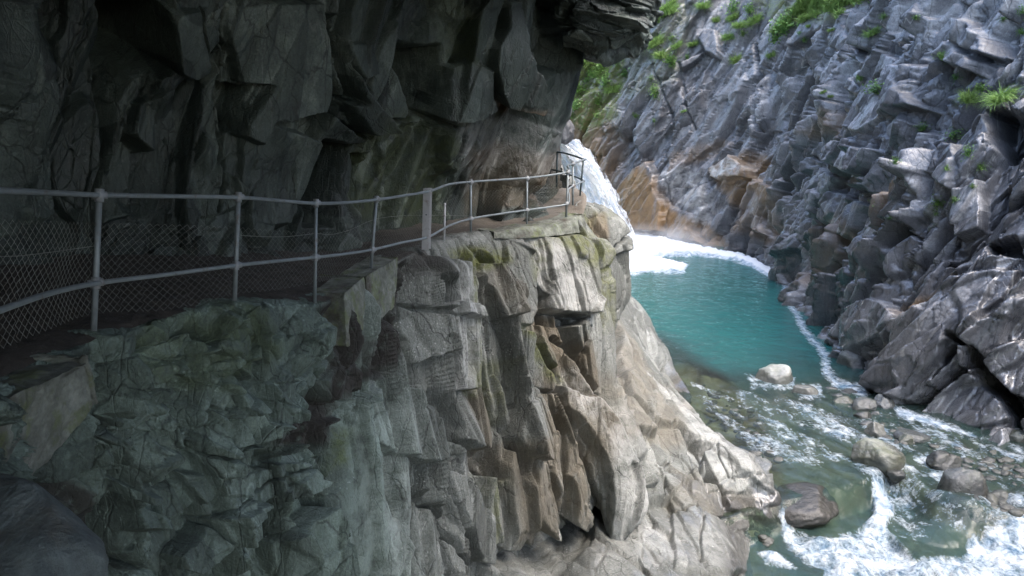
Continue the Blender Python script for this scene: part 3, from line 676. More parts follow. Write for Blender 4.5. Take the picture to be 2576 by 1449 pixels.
gor.blobs('ochre', [(q3((60,560),(460,170),(620,480),(740,760),(1150,900),(1400,1290),(800,1100),(300,1000),(100,760)), 1.0), (q3((1180,290),(1500,50),(1750,120),(1750,330),(2000,560),(1950,780),(1640,500),(1400,700),(1200,420)), .8),
  (q3((1400,480),(1900,480),(2100,700),(2000,1250),(1700,1100),(1450,900)), .45), (q3((700,300),(1000,200),(1400,0),(1300,-60),(700,150)), .4), (q4((1330,250),(1520,230),(1520,480),(1420,620),(1330,850),(1180,1120),(1120,1100),(1260,850),(1340,620)), .55), (q4((450,850),(800,700),(900,900),(700,1300),(560,1449),(300,1449)), .45),
  (q5((1050,330),(1250,180),(1500,0),(1560,0),(1400,200),(1150,400)), .8), (q2((480,1400),(750,1150),(900,1100),(920,1250),(700,1380)), .5)], 12)
gor.blobs('pale', [(q3((1180,290),(1430,120),(1600,280),(1300,400)), .8), (q3((560,280),(1000,280),(1180,600),(1100,1000),(950,950),(1000,760),(700,660)), .5), (q5((1080,400),(1400,200),(1480,60),(1560,60),(1420,230),(1100,460)), .5)], 12)
gor.blobs('moss', [(F('o', [(1400,120),(1560,130),(1560,290),(1480,340),(1410,300)]), 1.0), (F('o', [(1560,100),(1650,0),(1760,0),(1700,200),(1580,260)]), .35), (F('o', [(1900,0),(2150,0),(2080,60),(1960,60)]), .8)], 14)
gor.att['wet'] = np.clip(.35+sst(420, 1000, gor.py)*.6+0*gor.px, 0, 1)
brown = (1-sst(1500, 1600, gor.px))*sst(200, 300, gor.py)
gor.att['ochre'] = np.maximum(gor.att['ochre'], brown*.8)
gorge_cliff, V_gor = build('gorge_cliff', [gor], M_GORGE)
tag(gorge_cliff, kind='structure')
# ================================================================== RIVER
yy = 1/np.linspace(1/9.0, 1/63.0, 760); xx = np.linspace(-2.5, 17.5, 620)
XX, YY = np.meshgrid(xx, yy); base = np.stack([XX, YY, np.full_like(XX, -8.0)], 2).reshape(-1, 3)
wpx, wpy, wd = proj(base)
nw = fbm(base*np.array([.7, .7, 0])+3, 201, 4)
qx = wpx+nw*14; qy = wpy+nw*8
brink = [(1600,1330),(1880,1275),(1965,1255),(2060,1225),(2170,1185),(2240,1150),(2300,1185),(2360,1235),(2450,1262),(2640,1290),(2800,1300),(2800,3000),(1600,3000)]
low = sst(-2, 34, poly_sd(qx, qy, brink))
slope = sst(960, 1180, wpy)                       # the pool's tail begins to run
zz = base[:, 2]-.10*slope-.50*low
rif = sst(940, 1010, wpy)
fd = np.array([.42, -.9, 0]); fd /= np.linalg.norm(fd); fp = np.array([.9, .42, 0])
fl = np.stack([base@fd*.9, base@fp*3.2, base[:, 0]*0], 1)
streak = fbm(fl, 210, 4)
chop = fbm(base*np.array([1.6, 1.6, 0]), 220, 4); fine_c = fbm(base*np.array([5, 5, 0]), 230, 3)
def wpoly(items, soft, src=(qx, qy)):
    v = np.zeros(len(base))
    for poly, a in items:
        v = np.maximum(v, a*sst(-soft, soft, poly_sd(src[0], src[1], poly)))
    return v
foam = wpoly([([(1480,560),(1560,600),(1600,585),(1700,608),(1800,628),(1880,646),(1970,690),(1960,708),(1880,664),(1790,643),(1700,640),(1640,646),(1725,664),(1725,684),(1560,690),(1440,700)], 1.7)], 9)
foam = np.maximum(foam, wpoly([(c7((540,1030),(700,1130),(830,1110),(960,1060),(1060,960),(1130,950),(1100,1080),(1250,1230),(1500,1200),(1800,1220),(1900,1600),(800,1600),(740,1350),(760,1280),(600,1190)), .78),
   (c7((1110,590),(1180,600),(1330,650),(1440,690),(1560,740),(1430,720),(1250,670),(1130,640)), 1.0), (c7((430,1185),(540,1190),(650,1270),(560,1260),(480,1240)), .85),
   (c7((990,900),(1060,900),(1120,1000),(1090,1080),(1020,1060)), 1.0), (c7((1180,810),(1290,800),(1400,930),(1370,1000),(1290,900)), .7),
   (c7((1480,1130),(1771,1100),(1900,1120),(1900,1250),(1500,1240)), .8)], 14))
lined = line_d(wpx+nw*10, wpy+nw*6, [(1880,652),(1965,703),(1985,760),(2025,830),(2078,895),(2083,935),(2110,965),(2175,988)])
foam = np.maximum(foam, .78*np.clip(1-lined/np.clip(900/wd*.55, 8, 20), 0, 1)**.5)
rifz = wpoly([(c7((60,450),(400,520),(700,560),(900,640),(1100,560),(1500,720),(1800,760),(1800,1150),(1250,1150),(1000,1000),(900,880),(600,880),(380,800),(150,600)), .43)], 30)
foam = np.maximum(foam, rifz*(1+.9*streak))
edge_f = wpoly([(c7((370,430),(620,440),(640,520),(400,520)), .55), (c7((600,480),(760,480),(780,560),(640,570)), .6)], 12)
foam = np.maximum(foam, edge_f)
calm = 1-np.clip(rif+low, 0, 1)
turb = np.clip(low*sst(.4, .9, foam), 0, 1)
zz += calm*(.012*chop+.006*fine_c)+rif*(1-turb)*(.045*streak+.03*chop+.012*fine_c)
zz += turb*(.34*fbm(base*np.array([1.5, 1.5, 0])+7, 240, 3)+.16*chop+.09*fine_c)
ffoot = sst(.6, 1.2, foam)*sst(720, 640, wpy)
zz += ffoot*(.25*np.abs(chop)+.1*fine_c+.12)
# water heaped over drowned rocks
def dome(px, py, wpx_, hpx, h):
    e = ((wpx-px)/wpx_)**2+((wpy-py)/hpx)**2
    return h*np.clip(1-e, 0, 1)**.7
zz += dome(2395, 1262, 100, 48, .18)+dome(2600, 1240, 70, 30, .2)
deep = 1-sst(800, 1010, wpy+nw*34)*.72
lb = poly_sd(wpx, wpy, [(1480,600),(1600,760),(1650,850),(1720,905),(1790,960),(1900,1100),(2000,1400),(1500,1500)])
deep = np.minimum(deep, .25+.75*sst(60, -20, lb)) if False else np.clip(deep-.4*sst(-55, 0, lb)*sst(780, 860, wpy), .12, 1)
deep = np.maximum(deep, .34*low)
Vw = np.stack([base[:, 0], base[:, 1], zz], 1)
nr_, nc_ = XX.shape
i_ = (np.arange(nr_-1)[:, None]*nc_+np.arange(nc_-1)[None, :]).ravel()
q_ = np.stack([i_, i_+1, i_+nc_+1, i_+nc_], 1)
n = NT('river_water')
teal = n.ramp(n.attr('deep'), [(.1, (.040, .043, .032)), (.5, (.022, .056, .056)), (1, (.015, .098, .094))])
teal = n.mix(n.math('MULTIPLY', n.attr('deep'), n.rng(n.noise(.5, 4, .6, dist=1), .35, .7, 0, .5)), teal, (.022, .125, .118))
rip = n.noise(2.6, 7, .62, co=n.mapc((1, .75, 1), (0, 0, .4)), dist=.4)
nb = n.bump(rip, .55, .09); nb = n.bump(n.noise(11, 4, .6, dist=.5), .4, .02, nb)
body = n.n('BsdfDiffuse'); n.l(teal, body.inputs[0]); n.l(nb, body.inputs['Normal'])
tr = n.n('BsdfTransparent'); tr.inputs[0].default_value = (.62, .74, .62, 1)
m1 = n.n('MixShader'); n.l(n.rng(n.attr('deep'), .15, .62, .30, 1.), m1.inputs[0]); n.l(tr.outputs[0], m1.inputs[1]); n.l(body.outputs[0], m1.inputs[2])
gl = n.n('BsdfGlossy'); gl.inputs['Roughness'].default_value = .06; n.l(nb, gl.inputs['Normal'])
fr = n.n('Fresnel'); fr.inputs[0].default_value = 1.33; n.l(nb, fr.inputs['Normal'])
m2 = n.n('MixShader'); n.l(n.math('MULTIPLY', fr.outputs[0], 1.25, True), m2.inputs[0]); n.l(m1.outputs[0], m2.inputs[1]); n.l(gl.outputs[0], m2.inputs[2])
fo = n.attr('foam')
fn1 = n.noise(3.2, 9, .72, dist=.9); fn2 = n.noise(14, 5, .7, dist=.6)
stk = n.noise(6.5, 6, .66, co=n.mapc((1, .22, 1), (0, 0, math.radians(24))), dist=.5)
fnz = n.math('ADD', n.math('MULTIPLY', fn1, .45), n.math('MULTIPLY', n.math('ADD', n.math('MULTIPLY', fn2, .45), n.math('MULTIPLY', stk, .55)), .55))
th = n.math('SUBTRACT', 1.0, fo)                       # foam shows where noise beats the threshold
sx = n.math('SUBTRACT', n.rng(fnz, .28, .72), n.math('MULTIPLY', th, .85))
fm = n.rng(sx, -.02, .40)
fd_ = n.pbsdf(n.mix(n.rng(fo, .95, 1.35), n.mix(n.rng(n.math('ADD', n.math('MULTIPLY', n.noise(1.7, 5, .6, dist=1.5), .5), n.math('MULTIPLY', fnz, .5)), .40, .58), (.09, .21, .34), (.80, .86, .90)), (.92, .95, .97)), .6, n.bump(n.math('ADD', fn1, fn2), .9, .22))  # blue foam tone paints the shadows among the white
m3 = n.n('MixShader'); n.l(fm, m3.inputs[0]); n.l(m2.outputs[0], m3.inputs[1]); n.l(fd_.outputs[0], m3.inputs[2])
M_WATER = n.done(m3.outputs[0])
river = mesh_np('river', Vw, q_, M_WATER, True, {'foam': foam, 'deep': deep}); tag(river, kind='structure')

# bed of the river
yb = 1/np.linspace(1/9.0, 1/63.0, 330); xb = np.linspace(-3, 19, 330)
A_, B_ = np.meshgrid(xb, yb); bb = np.stack([A_, B_, np.zeros_like(A_)], 2).reshape(-1, 3)
b8 = bb.copy(); b8[:, 2] = -8
bpx, bpy_, bd = proj(b8)
dz = -8.32-.9*sst(960, 800, bpy_)-.55*sst(-10, 40, poly_sd(bpx, bpy_, brink))
lbb = poly_sd(bpx, bpy_, [(1480,600),(1600,760),(1650,850),(1720,905),(1790,960),(1900,1100),(2000,1400),(1500,1500)])
dz += .3*sst(-110, 10, lbb)*sst(760, 860, bpy_)*sst(980, 880, bpy_)
o1, t1, e1, r1 = facets(bb, np.eye(3), (.9, .9, 9), 301); o2, t2, e2, r2 = facets(bb, np.eye(3), (.35, .35, 9), 302)
dz += .10*o1+.10*t1-.12*np.clip(1-e1/.3, 0, 1)+.05*o2-.05*np.clip(1-e2/.3, 0, 1)
bb[:, 2] = dz
i_ = (np.arange(329)[:, None]*330+np.arange(329)[None, :]).ravel(); q_ = np.stack([i_, i_+1, i_+331, i_+330], 1)
n = NT('riverbed_stones')
cc = n.ramp(n.attr('cell2'), [(0, (.09, .08, .055)), (.5, (.18, .16, .11)), (1, (.30, .27, .20))])
cc = n.mix(n.rng(n.noise(.8, 4), .45, .65, 0, .6), cc, (.17, .10, .045))
M_BED = n.done(n.pbsdf(cc, .7, n.bump(n.noise(9, 6, .6), .6, .04)).outputs[0])
bed = mesh_np('riverbed', bb, q_, M_BED, False, {'cell2': r1*.6+r2*.4}); tag(bed, kind='structure')

# ---- waterfall: sheets of water thrown out to the right and falling
t = np.linspace(0, 1, 130); k = np.linspace(0, 1, 110)
T, Kk = np.meshgrid(t, k, indexing='ij')
def fallsheet(y0, dy, xoff, s, zk=0):
    x = 1.5+xoff+(1.9+3.75*Kk)*T**1.0+1.55*Kk*(1-T*.6)
    z = -1.45+zk+.25*Kk*(1-T)-6.75*T**1.75-.25*(1-Kk)*T
    y = y0+dy*Kk+0*T
    P = np.stack([x, y, z], 2).reshape(-1, 3)
    st = fbm(np.stack([Kk.ravel()*16, T.ravel()*2.2, 0*T.ravel()+s], 1), 400+s, 4)
    cl = fbm(P*1.3, 440+s, 4)
    P[:, 1] -= st*.8+cl*.4; P[:, 0] += st*.12+fbm(P*2.2, 420+s, 3)*.18; P[:, 2] += fbm(P*2.0+9, 430+s, 3)*.2
    return P
Vs, Qs = [], []
i_ = (np.arange(129)[:, None]*110+np.arange(109)[None, :]).ravel(); qf = np.stack([i_, i_+1, i_+111, i_+110], 1)
edge_at = []
for s, (y0, dy, xo, zk) in enumerate([(50.6, -2.2, 0, 0), (49.6, -1.8, -.35, -.25), (51.6, -2.0, .22, .2)]):
    Vs.append(fallsheet(y0, dy, xo, s, zk)); Qs.append(qf+len(Vs[0])*s)
    edge_at.append((Kk.ravel()*1.0))
n = NT('falling_water')
a_n = n.noise(2.2, 8, .7, co=n.mapc((1, 1, .45), (0, math.radians(38), 0)), dist=.7)
alpha = n.rng(n.math('SUBTRACT', a_n, n.rng(n.attr('edge'), .80, 1.0, .0, .42)), .02, .20)
d1 = n.pbsdf(n.mix(n.rng(a_n, .34, .52), (.52, .66, .80), (.97, .98, .99)), .6, n.bump(a_n, .6, .2))  # bluish streaks put shading into the white water's colour
tl = n.n('BsdfTranslucent'); tl.inputs[0].default_value = (.93, .96, .99, 1)
mm = n.n('MixShader'); mm.inputs[0].default_value = .2; n.l(d1.outputs[0], mm.inputs[1]); n.l(tl.outputs[0], mm.inputs[2])
tp = n.n('BsdfTransparent'); m0 = n.n('MixShader'); n.l(alpha, m0.inputs[0]); n.l(tp.outputs[0], m0.inputs[1]); n.l(mm.outputs[0], m0.inputs[2])
M_FALL = n.done(m0.outputs[0])
wf = mesh_np('waterfall', np.concatenate(Vs), np.concatenate(Qs), M_FALL, True, {'edge': np.concatenate(edge_at)}); tag(wf, kind='structure')

# ---- spray hanging over the foot of the fall
import bmesh
def ico(sub):
    bm = bmesh.new(); bmesh.ops.create_icosphere(bm, subdivisions=sub, radius=1)
    V = np.array([v.co[:] for v in bm.verts]); Fc = np.array([[v.index for v in f.verts] for f in bm.faces]); bm.free(); return V, Fc
ICO5, ICO5F = ico(5); ICO3, ICO3F = ico(3)
n = NT('spray')
tc = n.n('TexCoord'); ln_ = n.n('VectorMath', operation='LENGTH'); n.l(tc.outputs['Object'], ln_.inputs[0])
dn = n.math('MULTIPLY', n.rng(ln_.outputs['Value'], 1.0, .15), n.rng(n.noise(.55, 4, .6), .36, .62))
vv = n.n('VolumePrincipled'); vv.inputs['Color'].default_value = (.95, .97, 1, 1); n.l(n.math('MULTIPLY', dn, .3), vv.inputs['Density'])
n.l(vv.outputs[0], n.out.inputs['Volume'])
mist = mesh_np('spray', ICO3, ICO3F, n.m, True); mist.location = (9.0, 49.0, -7.8); mist.scale = (4.6, 3.2, 1.7); tag(mist, kind='stuff')
mist['label'] = 'white spray drifting over the foot of the waterfall'; mist['category'] = 'spray'

# ================================================================== BOULDERS
M_BP = simple_rock('pale_boulder', (.13, .135, .12), (.36, .365, .335), .55, 1, .25)
M_BM = simple_rock('mossy_boulder', (.07, .075, .06), (.24, .25, .215), .4, 1.2, .5)
M_BD = simple_rock('dark_wet_boulder', (.03, .032, .032), (.10, .105, .10), .22, 1.2, .15)
M_BG = simple_rock('grey_boulder', (.055, .062, .065), (.19, .205, .205), .3, 1.2, .2)
M_BB = simple_rock('brown_wet_boulder', (.026, .025, .022), (.085, .078, .066), .15, 1)
def boulder(x0, y0, x1, y1, mat, label, seed, zb=-8.12, depth=.8, rise=1.0, tilt=0, name='boulder', sub=None, group=None, d=None, sharp=11, dz=0, big=False):
    rnd = np.random.RandomState(seed)
    cx = (x0+x1)/2; base = on_z(cx, y0+(y1-y0)*.82, zb) if d is None else at(cx, (y0+y1)/2, d)
    dd = proj(np.array([base]))[2][0]
    wr = (x1-x0)/2*dd/FPX*1.08; hr = (y1-y0)*dd/FPX*(.80 if d is None else .5)*rise
    V = (ICO5 if sub is None else ICO3).copy(); Fc = ICO5F if sub is None else ICO3F
    nn = rnd.normal(size=(sharp, 3)); nn /= np.linalg.norm(nn, axis=1, keepdims=True); hh = .60+.30*rnd.rand(sharp)
    dots = V@nn.T; r = np.full(len(V), 1.02)
    rr = np.where(dots > .05, hh/np.maximum(dots, .05), 9.)
    rr = np.concatenate([rr, np.full((len(V), 1), 1.02)], 1)
    r = -np.log(np.exp(-rr*38).sum(1))/38
    r += fbm(V*2.3+seed, seed, 3)*.07+fbm(V*7+seed, seed+1, 2)*.025
    P = V*r[:, None]; c_, s_ = math.cos(tilt), math.sin(tilt)
    P = np.stack([P[:, 0]*wr, P[:, 1]*wr*depth, P[:, 2]*hr], 1)
    P = np.stack([P[:, 0]*c_-P[:, 2]*s_, P[:, 1], P[:, 0]*s_+P[:, 2]*c_], 1)
    if big:
        o_, t_, e_, _r = facets(P+seed, basis((.6, .4, .5)), (.9, .45, .35), seed)
        P = P*(1+(.03*o_+.06*t_-.02*np.clip(1-e_/.07, 0, 1))[:, None])
    o = mesh_np(name, P, Fc, mat, False)
    o.location = (base[0], base[1]+wr*depth*.3, base[2]+hr*.2+dz)
    tag(o, label, 'boulder', group); return o
BL = [
 (1908,918,1998,978,M_BP,'large round pale boulder standing alone in the green pool',1,dict(sharp=16)),
 (1998,964,2060,1006,M_BP,'flat pale slanting rock just right of the large round boulder',2,dict(tilt=-.35,rise=.8)),
 (2070,972,2114,990,M_BD,'dark flat rock barely showing in the pool beyond the stone chain',3,dict(rise=.7)),
 (2112,980,2172,998,M_BD,'long dark flat rock lying farthest back in the stone chain',4,dict(rise=.8)),
 (2090,990,2123,1008,M_BG,'small grey rock at the left end of the stone chain',5,dict(big=True)),
 (2100,1002,2160,1027,M_BM,'low green grey stone left of the blocky grey one in the chain',6,dict()),
 (2143,1007,2214,1043,M_BG,'blocky grey stone in the middle of the stone chain',7,dict()),
 (2192,997,2252,1037,M_BG,'sloping grey stone touching the foot of the dark cliff slab',8,dict(tilt=-.2,big=True)),
 (2152,1037,2196,1060,M_BD,'dark squarish stone below the blocky grey stone',9,dict()),
 (2190,1035,2220,1050,M_BG,'little stone wedged under the sloping grey stone',10,dict(sub=3)),
 (2163,1059,2206,1077,M_BG,'narrow grey stone just behind the rounded pale one',11,dict(sub=3)),
 (2172,1066,2238,1104,M_BP,'rounded pale stone with a dark front in the riffle',12,dict()),
 (2256,1079,2339,1112,M_BG,'broad low grey rock beside the right hand rush of water',13,dict(rise=.8)),
 (2259,1096,2300,1121,M_BM,'small mottled stone in front of the broad low grey rock',14,dict()),
 (2150,1117,2274,1182,M_BM,'large angular mossy boulder at the brink of the rapid',15,dict(rise=1.0,big=True,sharp=7)),
 (2233,1182,2277,1207,M_BD,'dark wet stone under the large mossy boulder',16,dict(zb=-8.2,big=True)),
 (2334,1143,2424,1184,M_BD,'long dark smooth boulder right of the mossy boulder',17,dict(tilt=-.12,big=True)),
 (2372,1188,2486,1266,M_BD,'big black square boulder with a flat grey top',18,dict(zb=-8.2,rise=1.05,big=True,sharp=7)),
 (2430,1255,2496,1304,M_BD,'dark mossy rock below the big black square boulder',19,dict(zb=-8.35)),
 (2494,1264,2556,1312,M_BD,'rounded wet rock at the right edge of the foam',20,dict(zb=-8.4)),
 (1932,1172,2112,1296,M_BB,'broad dark brown wet rock with water sliding over it beside the ledge',21,dict(zb=-8.3,rise=.42,depth=.9,sharp=9,tilt=.14,dz=-.14,big=True)),
 (2113,880,2210,940,M_BG,'grey wedge shaped boulder leaning against the cliff foot',22,dict(tilt=.25)),
 (2540,1086,2592,1116,M_BM,'pale stone at the black cleft on the right edge',23,dict()),
 (2015,1055,2060,1075,M_BB,'brown stone just under the riffle in mid river',24,dict(zb=-8.25,rise=.7,sub=3)),
 (2110,1078,2150,1095,M_BM,'greenish stone awash left of the rounded pale stone',25,dict(zb=-8.2,rise=.8,sub=3)),
]
for x0, y0, x1, y1, m_, lab, sd_, kw in BL: boulder(x0, y0, x1, y1, m_, lab, sd_, **kw)
boulder(1366,300,1442,376, M_GORGE, 'blue grey block jammed above the lip of the waterfall', 31, d=47, depth=1.0, big=True, sharp=7, name='boulder')
boulder(1398,262,1440,312, M_GORGE, 'rounded dark block resting above the waterfall block', 32, d=46.5, depth=1.0, big=True, sharp=8, name='boulder')
boulder(1398,222,1432,282, M_GORGE, 'upper narrow block beside the cave wall corner', 33, d=46, depth=1.0, big=True, sharp=7, name='boulder')
M_FG = simple_rock('foreground_rock', (.05, .065, .066), (.15, .18, .18), .7, 3.0, .1, wetz=-99)
boulder(-680,1262,205,2240, M_FG, 'big dark smooth boulder in the bottom left foreground', 36, d=3.4, depth=.7, name='boulder', sharp=6, big=True)

# loose cobbles awash in the shallows: far too many to count
rn = np.random.RandomState(5); Vs, Qs, off = [], [], 0
v0, f0 = ICO3[:], ICO3F
areas = [(c7((780,520),(960,500),(1100,640),(1250,760),(1180,820),(930,700)), 90, .05, .16), (c7((1450,1080),(1800,1020),(1800,1180),(1500,1180)), 70, .07, .2), (c7((150,470),(420,620),(560,900),(420,880),(200,640)), 70, .05, .15), (c7((1250,760),(1800,860),(1800,1000),(1480,930)), 60, .05, .16), (c7((380,1180),(520,1190),(480,1290),(400,1270)), 30, .05, .12)]
for poly, cnt, a_, b_ in areas:
    xs = [p[0] for p in poly]; ys = [p[1] for p in poly]; k = 0
    while k < cnt:
        X_, Y_ = rn.uniform(min(xs), max(xs)), rn.uniform(min(ys), max(ys))
        if poly_sd(np.array([X_]), np.array([Y_]), poly)[0] < 0: continue
        k += 1; c0 = np.array(on_z(X_, Y_, -8.12-.45*float(poly_sd(np.array([X_]), np.array([Y_]), brink)[0] > 15)))
        nn = rn.normal(size=(9, 3)); nn /= np.linalg.norm(nn, axis=1, keepdims=True); hh = .6+.3*rn.rand(9)
        dots = v0@nn.T; rr = np.concatenate([np.where(dots > .05, hh/np.maximum(dots, .05), 9.), np.full((len(v0), 1), 1.)], 1); r = -np.log(np.exp(-rr*30).sum(1))/30
        sz_ = rn.uniform(a_, b_); P = v0*r[:, None]*np.array([sz_*rn.uniform(.8, 1.6), sz_, sz_*rn.uniform(.4, .8)]); an = rn.uniform(0, 3.1); c_, s_ = math.cos(an), math.sin(an)
        P = np.stack([P[:, 0]*c_-P[:, 1]*s_, P[:, 0]*s_+P[:, 1]*c_, P[:, 2]], 1)+c0+np.array([0, 0, rn.uniform(-.06, .03)])
        Vs.append(P); Qs.append(f0+off); off += len(v0)
cobb = mesh_np('cobbles', np.concatenate(Vs), np.concatenate(Qs), M_BD2 if 'M_BD2' in globals() else simple_rock('cobble_stone', (.05, .052, .045), (.20, .20, .175), .35, 1.6, .2), False)
tag(cobb, 'loose grey cobbles awash in the shallow river', 'cobbles', kind='stuff')

# ================================================================== MASONRY under the path
n = NT('old_concrete')
v = n.noise(5, 8, .7); col_ = n.ramp(v, [(.3, (.05, .052, .042)), (.52, (.14, .15, .125)), (.75, (.27, .29, .25))])
col_ = n.mix(n.rng(n.noise(2.2, 5, .7), .52, .68), col_, (.05, .042, .032))
col_ = n.mix(n.math('MULTIPLY', n.rng(n.noise(3.7, 5, .7), .52, .62), .6), col_, (.10, .125, .04))
M_CONC = n.done(n.pbsdf(col_, .88, n.bump(n.noise(22, 7, .7), .8, .025)).outputs[0])
def masonry(name, topl, botl, thick, res, label, cat, seed, amp=.03, bulge=0.0):
    T_ = [Vector(at(*p)) for p in topl]; B_ = [Vector(at(*p)) for p in botl]
    rows = []
    mid = [(a+b)/2 for a, b in zip(T_, B_)]
    bk = []
    for i, a in enumerate(T_):
        tn = (T_[min(i+1, len(T_)-1)]-T_[max(i-1, 0)]); tn.z = 0; tn.normalize(); bk.append(Vector((-tn.y, tn.x, 0))*thick)
    Tb = [a+b*.12 for a, b in zip(T_, bk)]; Td = [a*.94+b*.06 for a, b in zip(T_, B_)]; Bu = [b*.94+a*.06 for a, b in zip(T_, B_)]; Bb = [a+b*.12 for a, b in zip(B_, bk)]
    for L in ([a+b for a, b in zip(T_, bk)], Tb, Td, Bu, Bb, [a+b for a, b in zip(B_, bk)]):
        L = list(L); e0 = L[0]+bk[0]; e1 = L[-1]+bk[-1]
        rows.append([tuple(e0), tuple(L[0]+bk[0]*.12), tuple(L[0]*.96+L[1]*.04)]+[tuple(p) for p in L[1:-1]]+[tuple(L[-1]*.96+L[-2]*.04), tuple(L[-1]+bk[-1]*.12), tuple(e1)])
    p = Patch(rows, [res//3, 4, res*2, 4, res//3], [res//3, 4]+[res*2]*(len(T_)-1)+[4, res//3], flip=False)
    c0 = p.P.mean(0)+np.array(bk[0])*.4
    if (p.N*(p.P-c0)).sum() < 0: p.N *= -1
    p.disp += fbm(p.P*3, seed, 4)*amp*1.6+fbm(p.P*14, seed+1, 3)*amp*.5
    V, q = p.arrays(); o = mesh_np(name, V, q, M_CONC, False); tag(o, label, cat); return o
masonry('retaining_wall', [(-90,1075,4.1),(0,1015,4.3),(120,960,4.65),(228,905,5.1)], [(-90,1240,4.15),(0,1212,4.35),(90,1185,4.7),(246,1010,5.2)], .4, 40, 'pale concrete slab wall below the path at the far left', 'wall', 51, .035)
masonry('retaining_wall', [(866,742,9.15),(890,722,9.4),(914,700,9.7)], [(872,868,9.05),(893,850,9.3),(914,825,9.6)], .4, 24, 'narrow weathered block of wall under the path, nearer of the middle pair', 'wall', 52, .03)
masonry('retaining_wall', [(922,698,9.85),(960,672,10.3),(1000,650,10.8)], [(926,818,9.8),(958,796,10.2),(992,770,10.7)], .4, 30, 'wider lichen stained block of wall under the path, farther of the middle pair', 'wall', 53, .03)
masonry('kerb', [(1245,583,14.2),(1320,575,14.7),(1400,563,15.1),(1466,540,15.65)], [(1245,600,14.15),(1320,597,14.6),(1400,592,15.0),(1470,580,15.6)], .5, 26, 'rough pale concrete kerb along the path edge at the far corner', 'kerb', 54, .03)

# ================================================================== RAILINGS
def tube_np(pts, r, sides=8):
    P = np.array(pts, float); n_ = len(P)
    T_ = np.gradient(P, axis=0); T_ /= np.linalg.norm(T_, axis=1, keepdims=True)+1e-9
    up = np.array([0, 0, 1.0]) if abs(T_[:, 2]).mean() < .8 else np.array([0, 1.0, 0])
    S = np.cross(T_, up); S /= np.linalg.norm(S, axis=1, keepdims=True)+1e-9; U = np.cross(S, T_)
    a = np.arange(sides)*2*math.pi/sides
    r = np.broadcast_to(np.asarray(r, float), (n_,))
    V = P[:, None, :]+r[:, None, None]*(np.cos(a)[None, :, None]*S[:, None, :]+np.sin(a)[None, :, None]*U[:, None, :])
    i = np.arange(n_-1)[:, None]*sides; j = np.arange(sides)[None, :]
    q = np.stack([i+j, i+(j+1) % sides, i+sides+(j+1) % sides, i+sides+j], 2).reshape(-1, 4)
    V = V.reshape(-1, 3)
    V = np.concatenate([V, P[:1], P[-1:]]); c0 = len(V)-2
    jj = np.arange(sides)
    caps = np.concatenate([np.stack([jj*0+c0, (jj+1) % sides, jj, jj*0+c0], 1)[:, :4], np.stack([jj*0+c0+1, jj+(n_-1)*sides, (jj+1) % sides+(n_-1)*sides, jj*0+c0+1], 1)])
    return V, q, caps[:, :3]
def tube(name, pts, r, mat, parent=None, sides=8, smooth_n=0):
    if smooth_n:
        A = np.array(pts, float); W_ = cr_matrix(len(A), np.linspace(0, len(A)-1, (len(A)-1)*smooth_n+1)); pts = W_@A
    V, q, c = tube_np(pts, r, sides)
    me = bpy.data.meshes.new(name); me.from_pydata(V.tolist(), [], q.tolist()+c.tolist()); me.update()
    me.polygons.foreach_set('use_smooth', [True]*len(q)+[False]*len(c)); me.materials.append(mat)
    o = bpy.data.objects.new(name, me); C.objects.link(o)
    if parent: o.parent = parent
    return o
def steel(name, a, b, rust=.3, metal=.35):
    n = NT(name); v = n.noise(14, 6, .7); c_ = n.mix(v, a, b)
    c_ = n.mix(n.rng(n.noise(9, 6, .75), .56, .68, 0, rust), c_, (.11, .055, .025))
    r_ = n.n('MapRange'); n.l(v, r_.inputs[0]); r_.inputs[3].default_value = .4; r_.inputs[4].default_value = .7
    return n.done(n.pbsdf(c_, r_.outputs[0], n.bump(n.noise(60, 4, .7), .4, .004), Metallic=metal).outputs[0])
M_GALV = steel('galvanised_steel', (.11, .135, .14), (.29, .32, .33), .6)
M_FIT = steel('dull_clamp_steel', (.16, .17, .18), (.36, .38, .38), .6)
M_WIRE = steel('wire', (.12, .13, .12), (.28, .29, .26), .6)
M_DARK = steel('dark_green_paint', (.012, .03, .034), (.03, .055, .06), .2, .0)
M_BEAM = steel('worn_beam_steel', (.33, .33, .34), (.52, .52, .52), .5, .2)
fence = empty('railing', at(597, 752, 7.4)); tag(fence, 'long galvanised pipe railing with chain link mesh along the cave path', 'railing')
FI = Vector(fence.location)
def rel(pts, org): return [tuple(np.array(p)-np.array(org)) for p in pts]
def P3(l): return [at(*p) for p in l]
toprail = [(-330,468,3.3),(-150,473,3.6),(0,479,4.05),(120,484,4.8),(250,490,5.6),(420,493,6.5),(600,496,7.3),(700,504,8.1),(795,511,8.8),(870,509,9.55),(947,502,10.3),(1020,491,11.2),(1082,480,12),(1130,463,12.8),(1184,457,13.6),(1255,452,14.2),(1326,447,14.9),(1385,440,15.3),(1428,432,15.5),(1431,424,15.7),(1428,416.5,15.9),(1441,411,16.2),(1474,400,16.9)]
midrail = [(-330,880,3.3),(-150,832,3.6),(0,780,4.05),(130,736,4.85),(250,711,5.6),(420,690,6.5),(595,667,7.3),(700,656,8.1),(793,647,8.8),(870,638,9.55),(935,628,10.3),(1010,610,11.2),(1076,596,12),(1130,567,12.8),(1184,550,13.6),(1255,538,14.2),(1325,528,14.9),(1385,520,15.3),(1427,512,15.5),(1432,493,15.7),(1429,478,15.9),(1441,467.5,16.2),(1469,455,16.9)]
tube('top_rail', rel(P3(toprail), FI), .019, M_GALV, fence, 10, 4)
tube('middle_rail', rel(P3(midrail), FI), .018, M_GALV, fence, 10, 4)
